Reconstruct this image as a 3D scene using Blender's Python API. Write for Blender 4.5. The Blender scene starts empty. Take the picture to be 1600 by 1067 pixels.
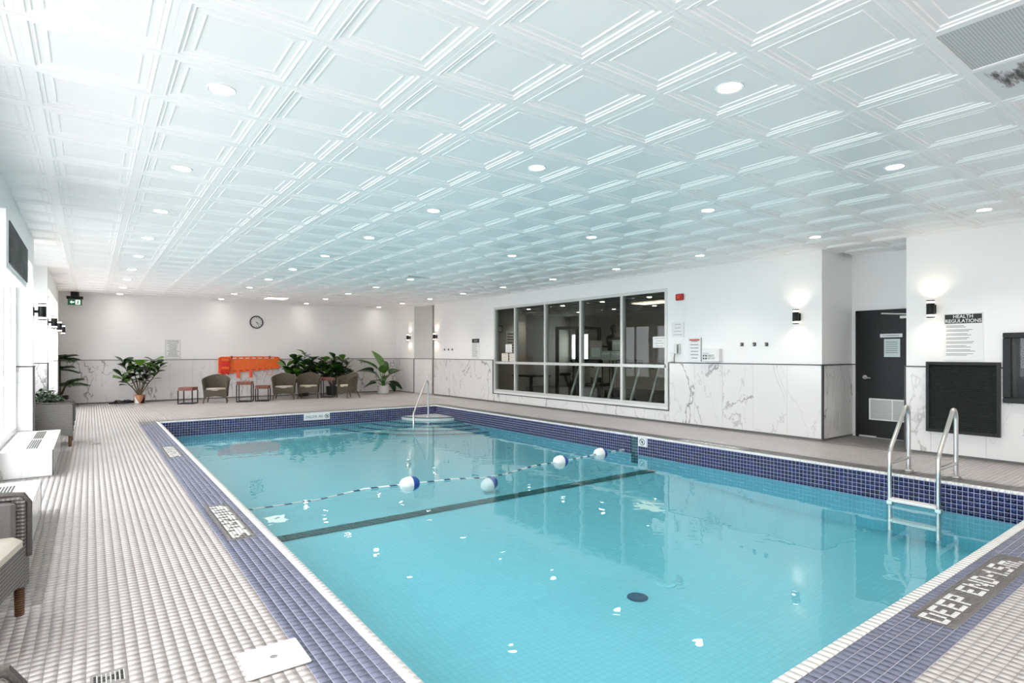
import bpy, bmesh, math, random
import numpy as np
from mathutils import Vector, Matrix

random.seed(7)
rng = np.random.default_rng(7)
sc = bpy.context.scene
col = sc.collection
pi = math.pi

# ------------------------------------------------------------------ camera
H_CAM, YAW, FPX, CYPX = 1.333, 0.6365, 891.19, 552.37
cd = bpy.data.cameras.new('camera')
cam = bpy.data.objects.new('camera', cd)
col.objects.link(cam)
cam.location = (0, 0, H_CAM)
cam.rotation_euler = (pi / 2, 0, -YAW)
cd.sensor_width = 36
cd.lens = FPX / 1600 * 36
cd.shift_y = (CYPX - 533.5) / 1600
cd.clip_start = 0.02
cd.clip_end = 200
sc.camera = cam

# ------------------------------------------------------------------ world, exposure
wd = bpy.data.worlds.new('world')
sc.world = wd
wd.use_nodes = True
bg = wd.node_tree.nodes['Background']
bg.inputs[0].default_value = (0.93, 0.96, 1.0, 1)
bg.inputs[1].default_value = 6.0
LAMP_W = 6.0          # one recessed downlight
SCONCE_W = 0.8
sc.view_settings.view_transform = 'Standard'
sc.view_settings.look = 'None'
sc.view_settings.gamma = 1.0
sc.view_settings.use_curve_mapping = False
sc.view_settings.exposure = 0.28
sc.cycles.use_denoising = True
sc.cycles.max_bounces = 9
sc.cycles.diffuse_bounces = 6
sc.cycles.glossy_bounces = 4
sc.cycles.transmission_bounces = 4
sc.cycles.transparent_max_bounces = 10
sc.cycles.sample_clamp_indirect = 6.0

# ------------------------------------------------------------------ materials
MATS = {}
def nodes_of(name):
    m = bpy.data.materials.new(name)
    m.use_nodes = True
    nt = m.node_tree
    b = nt.nodes['Principled BSDF']
    MATS[name] = m
    return m, nt, b
def N(nt, t, **kw):
    n = nt.nodes.new(t)
    for k, v in kw.items():
        setattr(n, k, v)
    return n
def setin(n, **kw):
    for k, v in kw.items():
        n.inputs[k.replace('_', ' ')].default_value = v
def ramp(nt, stops):
    r = N(nt, 'ShaderNodeValToRGB')
    e = r.color_ramp.elements
    while len(e) < len(stops):
        e.new(0.5)
    for i, (p, c) in enumerate(stops):
        e[i].position = p
        e[i].color = (c[0], c[1], c[2], 1)
    return r
def plain(name, c, rough=0.5, metal=0.0, bump=0.0, scale=60.0, var=0.0, spec=0.5):
    m, nt, b = nodes_of(name)
    b.inputs['Base Color'].default_value = (*c, 1)
    b.inputs['Roughness'].default_value = rough
    b.inputs['Metallic'].default_value = metal
    b.inputs['Specular IOR Level'].default_value = spec
    if bump or var:
        tc = N(nt, 'ShaderNodeTexCoord')
        no = N(nt, 'ShaderNodeTexNoise')
        setin(no, Scale=scale, Detail=4.0)
        nt.links.new(tc.outputs['Object'], no.inputs['Vector'])
        if bump:
            bp = N(nt, 'ShaderNodeBump')
            setin(bp, Strength=bump, Distance=0.003)
            nt.links.new(no.outputs['Fac'], bp.inputs['Height'])
            nt.links.new(bp.outputs['Normal'], b.inputs['Normal'])
        if var:
            r = ramp(nt, [(0.3, [max(0, x * (1 - var)) for x in c]), (0.7, [min(1, x * (1 + var)) for x in c])])
            nt.links.new(no.outputs['Fac'], r.inputs['Fac'])
            nt.links.new(r.outputs['Color'], b.inputs['Base Color'])
    return m
def emis(name, c, s, samp=None):
    m, nt, b = nodes_of(name)
    b.inputs['Base Color'].default_value = (*c, 1)
    b.inputs['Emission Color'].default_value = (*c, 1)
    b.inputs['Emission Strength'].default_value = s
    if samp: m.cycles.emission_sampling = samp
    return m
def tile_mat(name, c, var=0.06, rough=0.35, spec=0.5):
    m, nt, b = nodes_of(name)
    g = N(nt, 'ShaderNodeNewGeometry')
    oi = N(nt, 'ShaderNodeObjectInfo')
    ad = N(nt, 'ShaderNodeMath', operation='ADD')
    fr = N(nt, 'ShaderNodeMath', operation='FRACT')
    nt.links.new(g.outputs['Random Per Island'], ad.inputs[0])
    nt.links.new(oi.outputs['Random'], ad.inputs[1])
    nt.links.new(ad.outputs[0], fr.inputs[0])
    r = ramp(nt, [(0.0, [x * (1 - var) for x in c]), (1.0, [min(1, x * (1 + var)) for x in c])])
    nt.links.new(fr.outputs[0], r.inputs['Fac'])
    no = N(nt, 'ShaderNodeTexNoise')
    setin(no, Scale=1.3, Detail=5.0)
    nt.links.new(g.outputs['Position'], no.inputs['Vector'])
    mx = N(nt, 'ShaderNodeMix', data_type='RGBA', blend_type='MULTIPLY')
    mx.inputs['Factor'].default_value = 0.35
    r2 = ramp(nt, [(0.35, (0.82, 0.80, 0.79)), (0.65, (1, 1, 1))])
    nt.links.new(no.outputs['Fac'], r2.inputs['Fac'])
    nt.links.new(r.outputs['Color'], mx.inputs['A'])
    nt.links.new(r2.outputs['Color'], mx.inputs['B'])
    nt.links.new(mx.outputs['Result'], b.inputs['Base Color'])
    b.inputs['Roughness'].default_value = rough
    b.inputs['Specular IOR Level'].default_value = spec
    return m
def marble_mat():
    m, nt, b = nodes_of('marble')
    g = N(nt, 'ShaderNodeNewGeometry')
    oi = N(nt, 'ShaderNodeObjectInfo')
    off = N(nt, 'ShaderNodeVectorMath', operation='SCALE')
    cmb = N(nt, 'ShaderNodeCombineXYZ')
    nt.links.new(oi.outputs['Random'], cmb.inputs[0])
    nt.links.new(oi.outputs['Random'], cmb.inputs[1])
    off.inputs['Scale'].default_value = 23.0
    nt.links.new(cmb.outputs[0], off.inputs[0])
    ad = N(nt, 'ShaderNodeVectorMath', operation='ADD')
    nt.links.new(g.outputs['Position'], ad.inputs[0])
    nt.links.new(off.outputs[0], ad.inputs[1])
    mp = N(nt, 'ShaderNodeMapping')
    mp.inputs['Rotation'].default_value = (0.7, 0.7, 0.3)
    mp.inputs['Scale'].default_value = (1.0, 1.0, 0.45)
    nt.links.new(ad.outputs[0], mp.inputs['Vector'])
    def vein(scale, width, detail, dist):
        no = N(nt, 'ShaderNodeTexNoise')
        setin(no, Scale=scale, Detail=detail, Roughness=0.55, Distortion=dist)
        nt.links.new(mp.outputs[0], no.inputs['Vector'])
        s = N(nt, 'ShaderNodeMath', operation='SUBTRACT'); s.inputs[1].default_value = 0.5
        a = N(nt, 'ShaderNodeMath', operation='ABSOLUTE')
        nt.links.new(no.outputs['Fac'], s.inputs[0]); nt.links.new(s.outputs[0], a.inputs[0])
        mr = N(nt, 'ShaderNodeMapRange'); mr.interpolation_type = 'SMOOTHSTEP'
        setin(mr, From_Min=0.0, From_Max=width, To_Min=1.0, To_Max=0.0)
        nt.links.new(a.outputs[0], mr.inputs['Value'])
        return mr.outputs[0]
    v1 = vein(0.80, 0.0080, 7.0, 0.35)
    v2 = vein(1.3, 0.007, 5.0, 0.6)
    br = N(nt, 'ShaderNodeTexNoise'); setin(br, Scale=1.1, Detail=2.0)
    nt.links.new(mp.outputs[0], br.inputs['Vector'])
    rb = ramp(nt, [(0.36, (0.15, 0.15, 0.15)), (0.55, (1, 1, 1))])
    nt.links.new(br.outputs['Fac'], rb.inputs['Fac'])
    m1 = N(nt, 'ShaderNodeMath', operation='MULTIPLY'); nt.links.new(v1, m1.inputs[0]); nt.links.new(rb.outputs[0], m1.inputs[1])
    m2 = N(nt, 'ShaderNodeMath', operation='MULTIPLY'); nt.links.new(v2, m2.inputs[0]); m2.inputs[1].default_value = 0.32
    mm = N(nt, 'ShaderNodeMath', operation='MAXIMUM'); nt.links.new(m1.outputs[0], mm.inputs[0]); nt.links.new(m2.outputs[0], mm.inputs[1])
    cl = ramp(nt, [(0.0, (0.79, 0.775, 0.765)), (1.0, (0.30, 0.285, 0.28))])
    nt.links.new(mm.outputs[0], cl.inputs['Fac'])
    nt.links.new(cl.outputs['Color'], b.inputs['Base Color'])
    b.inputs['Roughness'].default_value = 0.12
    return m
def weave_mat(name, c1, c2, scale):
    m, nt, b = nodes_of(name)
    tc = N(nt, 'ShaderNodeTexCoord')
    w = []
    for d in ('X', 'Y', 'Z'):
        wv = N(nt, 'ShaderNodeTexWave', bands_direction=d)
        setin(wv, Scale=scale, Distortion=0.0)
        nt.links.new(tc.outputs['Object'], wv.inputs['Vector'])
        w.append(wv)
    a = N(nt, 'ShaderNodeMath', operation='MAXIMUM')
    nt.links.new(w[0].outputs['Fac'], a.inputs[0]); nt.links.new(w[1].outputs['Fac'], a.inputs[1])
    mu = N(nt, 'ShaderNodeMath', operation='MULTIPLY')
    nt.links.new(a.outputs[0], mu.inputs[0]); nt.links.new(w[2].outputs['Fac'], mu.inputs[1])
    r = ramp(nt, [(0.05, c1), (0.75, c2)])
    nt.links.new(mu.outputs[0], r.inputs['Fac'])
    nt.links.new(r.outputs['Color'], b.inputs['Base Color'])
    bp = N(nt, 'ShaderNodeBump'); setin(bp, Strength=0.7, Distance=0.006)
    nt.links.new(mu.outputs[0], bp.inputs['Height']); nt.links.new(bp.outputs['Normal'], b.inputs['Normal'])
    b.inputs['Roughness'].default_value = 0.55
    return m
def both_sides(nt, fr, ior):
    # a thin sheet reflects alike from either side
    g = N(nt, 'ShaderNodeNewGeometry'); mr = N(nt, 'ShaderNodeMapRange')
    setin(mr, From_Min=0.0, From_Max=1.0, To_Min=ior, To_Max=1.0 / ior)
    nt.links.new(g.outputs['Backfacing'], mr.inputs['Value']); nt.links.new(mr.outputs[0], fr.inputs['IOR'])
def pane_mat(name, tint, ior=1.75):
    m = bpy.data.materials.new(name); m.use_nodes = True; MATS[name] = m
    nt = m.node_tree; nt.nodes.clear()
    o = N(nt, 'ShaderNodeOutputMaterial')
    t = N(nt, 'ShaderNodeBsdfTransparent'); t.inputs[0].default_value = (*tint, 1)
    gl = N(nt, 'ShaderNodeBsdfGlossy'); gl.inputs['Roughness'].default_value = 0.0
    fr = N(nt, 'ShaderNodeFresnel'); both_sides(nt, fr, ior)
    mx = N(nt, 'ShaderNodeMixShader')
    nt.links.new(fr.outputs[0], mx.inputs[0]); nt.links.new(t.outputs[0], mx.inputs[1]); nt.links.new(gl.outputs[0], mx.inputs[2])
    nt.links.new(mx.outputs[0], o.inputs['Surface'])
    return m
def water_mat():
    m = bpy.data.materials.new('pool_water'); m.use_nodes = True; MATS['pool_water'] = m
    nt = m.node_tree; nt.nodes.clear()
    o = N(nt, 'ShaderNodeOutputMaterial')
    g = N(nt, 'ShaderNodeNewGeometry')
    n1 = N(nt, 'ShaderNodeTexNoise'); setin(n1, Scale=2.6, Detail=2.0, Distortion=0.4)
    n2 = N(nt, 'ShaderNodeTexNoise'); setin(n2, Scale=0.7, Detail=1.0)
    for n in (n1, n2): nt.links.new(g.outputs['Position'], n.inputs['Vector'])
    ad = N(nt, 'ShaderNodeMath', operation='MULTIPLY_ADD'); ad.inputs[1].default_value = 1.6
    nt.links.new(n2.outputs['Fac'], ad.inputs[0]); nt.links.new(n1.outputs['Fac'], ad.inputs[2])
    bp = N(nt, 'ShaderNodeBump'); setin(bp, Strength=0.10, Distance=0.03)
    nt.links.new(ad.outputs[0], bp.inputs['Height'])
    t = N(nt, 'ShaderNodeBsdfTransparent'); t.inputs[0].default_value = (0.93, 0.99, 1.0, 1)
    gl = N(nt, 'ShaderNodeBsdfGlossy'); gl.inputs['Roughness'].default_value = 0.0
    nt.links.new(bp.outputs['Normal'], gl.inputs['Normal'])
    fr = N(nt, 'ShaderNodeFresnel'); both_sides(nt, fr, 1.38)
    mx = N(nt, 'ShaderNodeMixShader')
    nt.links.new(fr.outputs[0], mx.inputs[0]); nt.links.new(t.outputs[0], mx.inputs[1]); nt.links.new(gl.outputs[0], mx.inputs[2])
    va = N(nt, 'ShaderNodeVolumeAbsorption')
    va.inputs['Color'].default_value = (0.20, 0.94, 1.0, 1); va.inputs['Density'].default_value = 0.24
    nt.links.new(mx.outputs[0], o.inputs['Surface']); nt.links.new(va.outputs[0], o.inputs['Volume'])
    return m
def grid_mat(name, c, grout, size, rough=0.25, mortar=0.05):
    m, nt, b = nodes_of(name)
    g = N(nt, 'ShaderNodeNewGeometry')
    br = N(nt, 'ShaderNodeTexBrick'); br.offset = 0.0; br.squash = 1.0
    setin(br, Scale=1.0, Mortar_Size=size * mortar, Brick_Width=size, Row_Height=size, Bias=0.0, Mortar_Smooth=0.1)
    br.inputs['Color1'].default_value = (*c, 1); br.inputs['Color2'].default_value = (*[x * 0.95 for x in c], 1)
    br.inputs['Mortar'].default_value = (*grout, 1)
    nt.links.new(g.outputs['Position'], br.inputs['Vector'])
    nt.links.new(br.outputs['Color'], b.inputs['Base Color'])
    b.inputs['Roughness'].default_value = rough
    return m

plain('paint_white', (0.92, 0.905, 0.895), 0.55, bump=0.04, scale=120)
plain('paint_shaded', (0.60, 0.59, 0.575), 0.6)  # wall paint darkened, the splay's shade put into the colour
plain('ceiling_white', (0.95, 0.93, 0.92), 0.35)
plain('plenum_shade', (0.03, 0.03, 0.03), 0.9)  # near-black slab colour stands in for shade in the tile gaps
plain('white_metal', (0.82, 0.82, 0.82), 0.35)
plain('aluminium', (0.68, 0.68, 0.66), 0.38, metal=0.25)
plain('steel', (0.66, 0.65, 0.63), 0.3, metal=1.0)
plain('black_metal', (0.010, 0.010, 0.011), 0.4, spec=0.3)
plain('black_satin', (0.010, 0.011, 0.012), 0.35, var=0.3, scale=30, spec=0.25)
plain('black_louver', (0.022, 0.026, 0.026), 0.5, var=0.4, scale=25)
plain('dark_louver', (0.10, 0.10, 0.10), 0.6, var=0.5, scale=6)
plain('trim_dark', (0.045, 0.042, 0.042), 0.4)
plain('grout', (0.29, 0.26, 0.245), 0.9)
plain('grout_light', (0.52, 0.53, 0.62), 0.9)
plain('grout_pool', (0.46, 0.46, 0.66), 0.7)
tile_mat('tile_beige', (0.49, 0.455, 0.445), 0.035, 0.22, 0.7)
tile_mat('tile_taupe', (0.25, 0.235, 0.22), 0.08, 0.3)
plain('brick_red', (0.25, 0.16, 0.13), 0.9, var=0.4, scale=25)
tile_mat('tile_blue_lit', (0.145, 0.158, 0.235), 0.07, 0.25)  # same band tile as the grey, bluish window light put into its colour
tile_mat('tile_grey', (0.13, 0.125, 0.125), 0.08, 0.35)
tile_mat('tile_brown', (0.13, 0.12, 0.12), 0.1, 0.3)
tile_mat('tile_white', (0.80, 0.80, 0.78), 0.03, 0.2)
tile_mat('tile_navy', (0.010, 0.013, 0.075), 0.55, 0.15)
tile_mat('tile_teal', (0.008, 0.085, 0.095), 0.2, 0.3)
grid_mat('pool_tiles', (0.23, 0.53, 0.605), (0.17, 0.455, 0.54), 0.0475)
marble_mat()
weave_mat('wicker_grey', (0.055, 0.05, 0.045), (0.33, 0.31, 0.285), 17.0)
weave_mat('wicker_brown', (0.045, 0.034, 0.022), (0.145, 0.115, 0.08), 20.0)
weave_mat('rattan_wrap', (0.07, 0.03, 0.015), (0.24, 0.12, 0.06), 26.0)
plain('rail_dark', (0.09, 0.08, 0.072), 0.6, bump=0.3, scale=120, var=0.3)
plain('cushion_dark', (0.15, 0.14, 0.135), 0.9, bump=0.2, scale=200, var=0.15)
plain('cushion_beige', (0.56, 0.51, 0.45), 0.9, bump=0.2, scale=150)
plain('cushion_cream', (0.46, 0.41, 0.35), 0.9)
plain('wood_red', (0.19, 0.055, 0.03), 0.4, var=0.4, scale=14)
plain('leaf_dark', (0.014, 0.055, 0.012), 0.3, var=0.5, scale=5)
plain('leaf_light', (0.10, 0.25, 0.025), 0.35, var=0.3, scale=5)
plain('leaf_banana', (0.075, 0.19, 0.03), 0.35, var=0.5, scale=4)
plain('leaf_palm', (0.03, 0.06, 0.02), 0.4, var=0.5, scale=8)
plain('bark', (0.12, 0.085, 0.05), 0.8)
plain('soil', (0.03, 0.02, 0.015), 1.0)
plain('copper', (0.55, 0.25, 0.13), 0.35, metal=0.6)
plain('ceramic_white', (0.82, 0.80, 0.77), 0.3)
plain('orange_plastic', (0.90, 0.16, 0.025), 0.4, var=0.08, scale=9)
plain('red_plastic', (0.75, 0.03, 0.015), 0.4)
plain('orange_strap', (0.90, 0.14, 0.06), 0.7)
plain('alarm_red', (0.38, 0.012, 0.012), 0.35)
plain('paper', (0.84, 0.83, 0.82), 0.6)
plain('paper_beige', (0.76, 0.68, 0.57), 0.6)
plain('paper_blue', (0.62, 0.70, 0.68), 0.4)
plain('ink', (0.03, 0.03, 0.03), 0.7)
plain('ink_grey', (0.22, 0.22, 0.22), 0.7)
plain('ink_red', (0.55, 0.12, 0.10), 0.7)
plain('sign_white', (0.82, 0.81, 0.80), 0.35)
plain('float_white', (0.82, 0.82, 0.80), 0.3)
plain('float_blue', (0.01, 0.07, 0.33), 0.3)
plain('hose_black', (0.012, 0.012, 0.014), 0.35)
plain('gym_wall', (0.42, 0.41, 0.36), 0.8)
plain('gym_floor', (0.03, 0.03, 0.032), 0.6)
plain('gym_ceiling', (0.30, 0.30, 0.29), 0.8)
plain('gym_black', (0.012, 0.012, 0.012), 0.5)
plain('gym_white', (0.62, 0.61, 0.58), 0.5)
plain('pink_board', (0.62, 0.50, 0.46), 0.6)
plain('stain', (0.62, 0.61, 0.60), 0.7)
plain('red_metal', (0.22, 0.015, 0.02), 0.35)
plain('drain_blue', (0.004, 0.05, 0.11), 0.4)
plain('outside_ground', (0.62, 0.61, 0.59), 0.9)
pane_mat('pane_glass', (0.62, 0.68, 0.64), 1.4)
pane_mat('window_glass', (0.97, 0.98, 0.98), 1.45)
water_mat()
emis('lamp_glow', (1.0, 0.93, 0.84), 30.0, 'NONE')
emis('exit_green', (0.01, 0.06, 0.03), 0.8, 'NONE')
emis('exit_white', (0.8, 0.95, 0.85), 0.7, 'NONE')
emis('panel_glow', (1.0, 0.88, 0.68), 2.6)
emis('sconce_glow', (1.0, 0.86, 0.70), 5.0, 'NONE')

def striped(name, c1, c2, scale):
    m, nt, b = nodes_of(name)
    tc = N(nt, 'ShaderNodeTexCoord'); wv = N(nt, 'ShaderNodeTexWave', bands_direction='DIAGONAL'); setin(wv, Scale=scale, Distortion=0.0)
    nt.links.new(tc.outputs['Object'], wv.inputs['Vector'])
    r = ramp(nt, [(0.62, c1), (0.70, c2)]); nt.links.new(wv.outputs['Fac'], r.inputs['Fac'])
    nt.links.new(r.outputs['Color'], b.inputs['Base Color'])
    return m
striped('rope', (0.82, 0.82, 0.8), (0.02, 0.06, 0.14), 3.2)
def holes_mat():
    m, nt, b = nodes_of('perforated')
    g = N(nt, 'ShaderNodeNewGeometry'); mp = N(nt, 'ShaderNodeVectorMath', operation='SCALE'); mp.inputs['Scale'].default_value = 75
    fr = N(nt, 'ShaderNodeVectorMath', operation='FRACTION'); nt.links.new(g.outputs['Position'], mp.inputs[0]); nt.links.new(mp.outputs[0], fr.inputs[0])
    sx = N(nt, 'ShaderNodeSeparateXYZ'); nt.links.new(fr.outputs[0], sx.inputs[0])
    cx = N(nt, 'ShaderNodeCombineXYZ'); nt.links.new(sx.outputs[0], cx.inputs[0]); nt.links.new(sx.outputs[1], cx.inputs[1])
    d = N(nt, 'ShaderNodeVectorMath', operation='DISTANCE'); d.inputs[1].default_value = (0.5, 0.5, 0); nt.links.new(cx.outputs[0], d.inputs[0])
    r = ramp(nt, [(0.26, (0.36, 0.36, 0.35)), (0.34, (0.66, 0.66, 0.65))]); nt.links.new(d.outputs['Value'], r.inputs['Fac'])
    nt.links.new(r.outputs['Color'], b.inputs['Base Color']); return m
holes_mat()
def stained_mat():
    m, nt, b = nodes_of('stained_tile')
    g = N(nt, 'ShaderNodeNewGeometry'); mp = N(nt, 'ShaderNodeMapping'); mp.inputs['Scale'].default_value = (2.0, 9.0, 1)
    mp.inputs['Rotation'].default_value = (0, 0, 0.5)
    nt.links.new(g.outputs['Position'], mp.inputs[0])
    no = N(nt, 'ShaderNodeTexNoise'); setin(no, Scale=1.6, Detail=6.0, Roughness=0.65); nt.links.new(mp.outputs[0], no.inputs['Vector'])
    d = N(nt, 'ShaderNodeVectorMath', operation='DISTANCE'); d.inputs[1].default_value = (4.25, 0.80, 2.91); nt.links.new(g.outputs['Position'], d.inputs[0])
    mr = N(nt, 'ShaderNodeMapRange'); setin(mr, From_Min=0.05, From_Max=0.36, To_Min=0.2, To_Max=-0.2); nt.links.new(d.outputs['Value'], mr.inputs['Value'])
    ad = N(nt, 'ShaderNodeMath', operation='ADD'); nt.links.new(no.outputs['Fac'], ad.inputs[0]); nt.links.new(mr.outputs[0], ad.inputs[1])
    r = ramp(nt, [(0.52, (0.80, 0.80, 0.79)), (0.58, (0.45, 0.40, 0.40)), (0.66, (0.05, 0.05, 0.05))]); nt.links.new(ad.outputs[0], r.inputs['Fac'])
    nt.links.new(r.outputs['Color'], b.inputs['Base Color']); return m
stained_mat()
def M(n): return MATS[n]

# ------------------------------------------------------------------ mesh helpers
class MB:
    def __init__(s): s.v = []; s.f = []
    def add(s, vs, fs):
        o = len(s.v); s.v += [tuple(v) for v in vs]; s.f += [tuple(i + o for i in f) for f in fs]; return s
    def box(s, x0, x1, y0, y1, z0, z1, mat=None):
        vs = [(x, y, z) for z in (z0, z1) for x, y in ((x0, y0), (x1, y0), (x1, y1), (x0, y1))]
        if mat is not None: vs = [tuple(mat @ Vector(v)) for v in vs]
        return s.add(vs, [(3, 2, 1, 0), (4, 5, 6, 7), (0, 1, 5, 4), (1, 2, 6, 5), (2, 3, 7, 6), (3, 0, 4, 7)])
    def rbox(s, x0, x1, y0, y1, z0, z1, b=0.01):
        # chamfered box
        vs = []; 
        for z, i in ((z0, b), (z0 + b, 0), (z1 - b, 0), (z1, b)):
            xa, xb, ya, yb = x0 + i, x1 - i, y0 + i, y1 - i
            vs += [(xa + b, ya, z), (xb - b, ya, z), (xb, ya + b, z), (xb, yb - b, z), (xb - b, yb, z), (xa + b, yb, z), (xa, yb - b, z), (xa, ya + b, z)]
        fs = [tuple(range(7, -1, -1)), tuple(range(24, 32))]
        for r in range(3):
            for i in range(8):
                j = (i + 1) % 8; fs.append((r * 8 + i, r * 8 + j, r * 8 + 8 + j, r * 8 + 8 + i))
        return s.add(vs, fs)
    def quad(s, a, b, c, d): return s.add([a, b, c, d], [(0, 1, 2, 3)])
    def lathe(s, prof, n=24, c=(0, 0, 0), cap=True, axis='z'):
        vs = []; fs = []
        for r, z in prof:
            for i in range(n):
                a = 2 * pi * i / n; p = (r * math.cos(a), r * math.sin(a), z)
                if axis == 'x': p = (p[2], p[0], p[1])
                if axis == 'y': p = (p[0], -p[2], p[1])
                vs.append((p[0] + c[0], p[1] + c[1], p[2] + c[2]))
        k = len(prof)
        for r in range(k - 1):
            for i in range(n):
                j = (i + 1) % n; fs.append((r * n + i, r * n + j, (r + 1) * n + j, (r + 1) * n + i))
        if cap: fs += [tuple(range(n - 1, -1, -1)), tuple(range((k - 1) * n, k * n))]
        return s.add(vs, fs)
    def tube(s, pts, r, n=10, cap=True):
        pts = [Vector(p) for p in pts]; rs = r if isinstance(r, (list, tuple)) else [r] * len(pts)
        vs = []; fs = []; up = None
        for i, p in enumerate(pts):
            t = (pts[min(i + 1, len(pts) - 1)] - pts[max(i - 1, 0)]).normalized()
            if up is None:
                up = Vector((0, 0, 1)) if abs(t.z) < 0.9 else Vector((1, 0, 0))
            sd = t.cross(up).normalized(); up = sd.cross(t).normalized()
            for k in range(n):
                a = 2 * pi * k / n; vs.append(p + (sd * math.cos(a) + up * math.sin(a)) * rs[i])
        for i in range(len(pts) - 1):
            for k in range(n):
                j = (k + 1) % n; fs.append((i * n + k, i * n + j, (i + 1) * n + j, (i + 1) * n + k))
        if cap: fs += [tuple(range(n - 1, -1, -1)), tuple(range((len(pts) - 1) * n, len(pts) * n))]
        return s.add(vs, fs)
    def prism(s, poly, lo, hi, plane='xy'):
        # poly in a plane, extruded along the third axis
        def P(a, b, h): return {'xy': (a, b, h), 'xz': (a, h, b), 'yz': (h, a, b)}[plane]
        n = len(poly)
        vs = [P(a, b, lo) for a, b in poly] + [P(a, b, hi) for a, b in poly]
        fs = [tuple(range(n - 1, -1, -1)), tuple(range(n, 2 * n))] + [(i, (i + 1) % n, n + (i + 1) % n, n + i) for i in range(n)]
        return s.add(vs, fs)
    def mesh(s, name, fixn=True):
        me = bpy.data.meshes.new(name); me.from_pydata(s.v, [], s.f)
        if fixn:
            bm = bmesh.new(); bm.from_mesh(me); bmesh.ops.recalc_face_normals(bm, faces=bm.faces); bm.to_mesh(me); bm.free()
        me.update(); return me
    def build(s, name, mat, parent=None, smooth=False, fixn=True):
        me = s.mesh(name, fixn)
        return obj(name, me, mat, parent, smooth)
def obj(name, me, mat, parent=None, smooth=False):
    if mat is not None and not me.materials:
        me.materials.append(M(mat) if isinstance(mat, str) else mat)
    if smooth:
        me.polygons.foreach_set('use_smooth', [True] * len(me.polygons))
        try: me.set_sharp_from_angle(angle=math.radians(40))
        except Exception: pass
    o = bpy.data.objects.new(name, me); col.objects.link(o)
    if parent: o.parent = parent
    return o
def tag(o, label, cat, group=None):
    o['label'] = label; o['category'] = cat
    if group: o['group'] = group
    return o
def thing(name, label, cat, loc=(0, 0, 0), rz=0.0, group=None):
    o = bpy.data.objects.new(name, None); o.empty_display_size = 0.05; col.objects.link(o)
    o.location = loc; o.rotation_euler = (0, 0, rz)
    return tag(o, label, cat, group)
def struct(o):
    o['kind'] = 'structure'; return o
def copy_tree(o, parent=None):
    c = o.copy(); col.objects.link(c)
    if parent: c.parent = parent
    for ch in [x for x in bpy.data.objects if x.parent == o]: copy_tree(ch, c)
    return c
def light(name, kind, parent, loc, power, color, size=0.1, rot=(0, 0, 0), spot=None, blend=0.6):
    ld = bpy.data.lights.new(name, kind); ld.energy = power; ld.color = color
    if kind == 'AREA':
        ld.shape = 'DISK'; ld.size = size; ld.spread = math.radians(105)
    elif kind == 'SPOT': ld.spot_size = spot; ld.spot_blend = blend; ld.shadow_soft_size = size
    else: ld.shadow_soft_size = size
    o = bpy.data.objects.new(name, ld); col.objects.link(o); o.parent = parent; o.location = loc; o.rotation_euler = rot
    return o
def text_mesh(name, body, size, mat, parent, loc, rot, sx=1.0, align='CENTER', ext=0.0005, bold=0.0):
    cu = bpy.data.curves.new(name, 'FONT'); cu.body = body; cu.size = size; cu.align_x = align; cu.align_y = 'CENTER'; cu.extrude = ext; cu.offset = bold
    cu.resolution_u = 3
    t = bpy.data.objects.new(name + '_tmp', cu); col.objects.link(t)
    dg = bpy.context.evaluated_depsgraph_get()
    me = bpy.data.meshes.new_from_object(t.evaluated_get(dg)); bpy.data.objects.remove(t)
    me.materials.clear()
    o = obj(name, me, mat, parent); o.location = loc; o.rotation_euler = rot; o.scale = (sx, 1, 1)
    return o

def project(x, y, z):
    c, s = math.cos(YAW), math.sin(YAW)
    xr = x * c - y * s; d = x * s + y * c
    d = np.maximum(d, 1e-3)
    return 800 + FPX * xr / d, CYPX - FPX * (z - H_CAM) / d, d

# ------------------------------------------------------------------ dimensions
CEIL = 2.912
PX0, PX1, PY0, PY1 = 1.085, 7.15, 1.235, 13.0     # pool inside
CX0, CX1, CY0, CY1 = 1.030, 7.205, 1.180, 13.055  # coping outside
WATER = -0.27
XW, XL, YB, YF = 8.98, -0.63, 18.85, -4.0
P = 0.0475
WA = 1.15  # wainscot top

# ------------------------------------------------------------------ floor
fl = MB()
FX0, FX1, FY0, FY1 = -1.25, 10.3, YF - 0.2, YB + 0.2
for a in ((FX0, CX0, FY0, FY1), (CX1, FX1, FY0, FY1), (CX0, CX1, FY0, CY0), (CX0, CX1, CY1, FY1)):
    fl.box(a[0], a[1], a[2], a[3], -0.16, -0.0014)
floor = struct(fl.build('floor', 'grout'))
bed = MB()
BW = 6 * P
for a in ((CX0 - BW, CX0, CY0 - BW, CY1 + BW), (CX0, CX1, CY0 - BW, CY0), ):
    bed.box(a[0], a[1], a[2], a[3], -0.006, -0.001)
bed.build('grout_bed', 'grout_light', floor)

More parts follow.
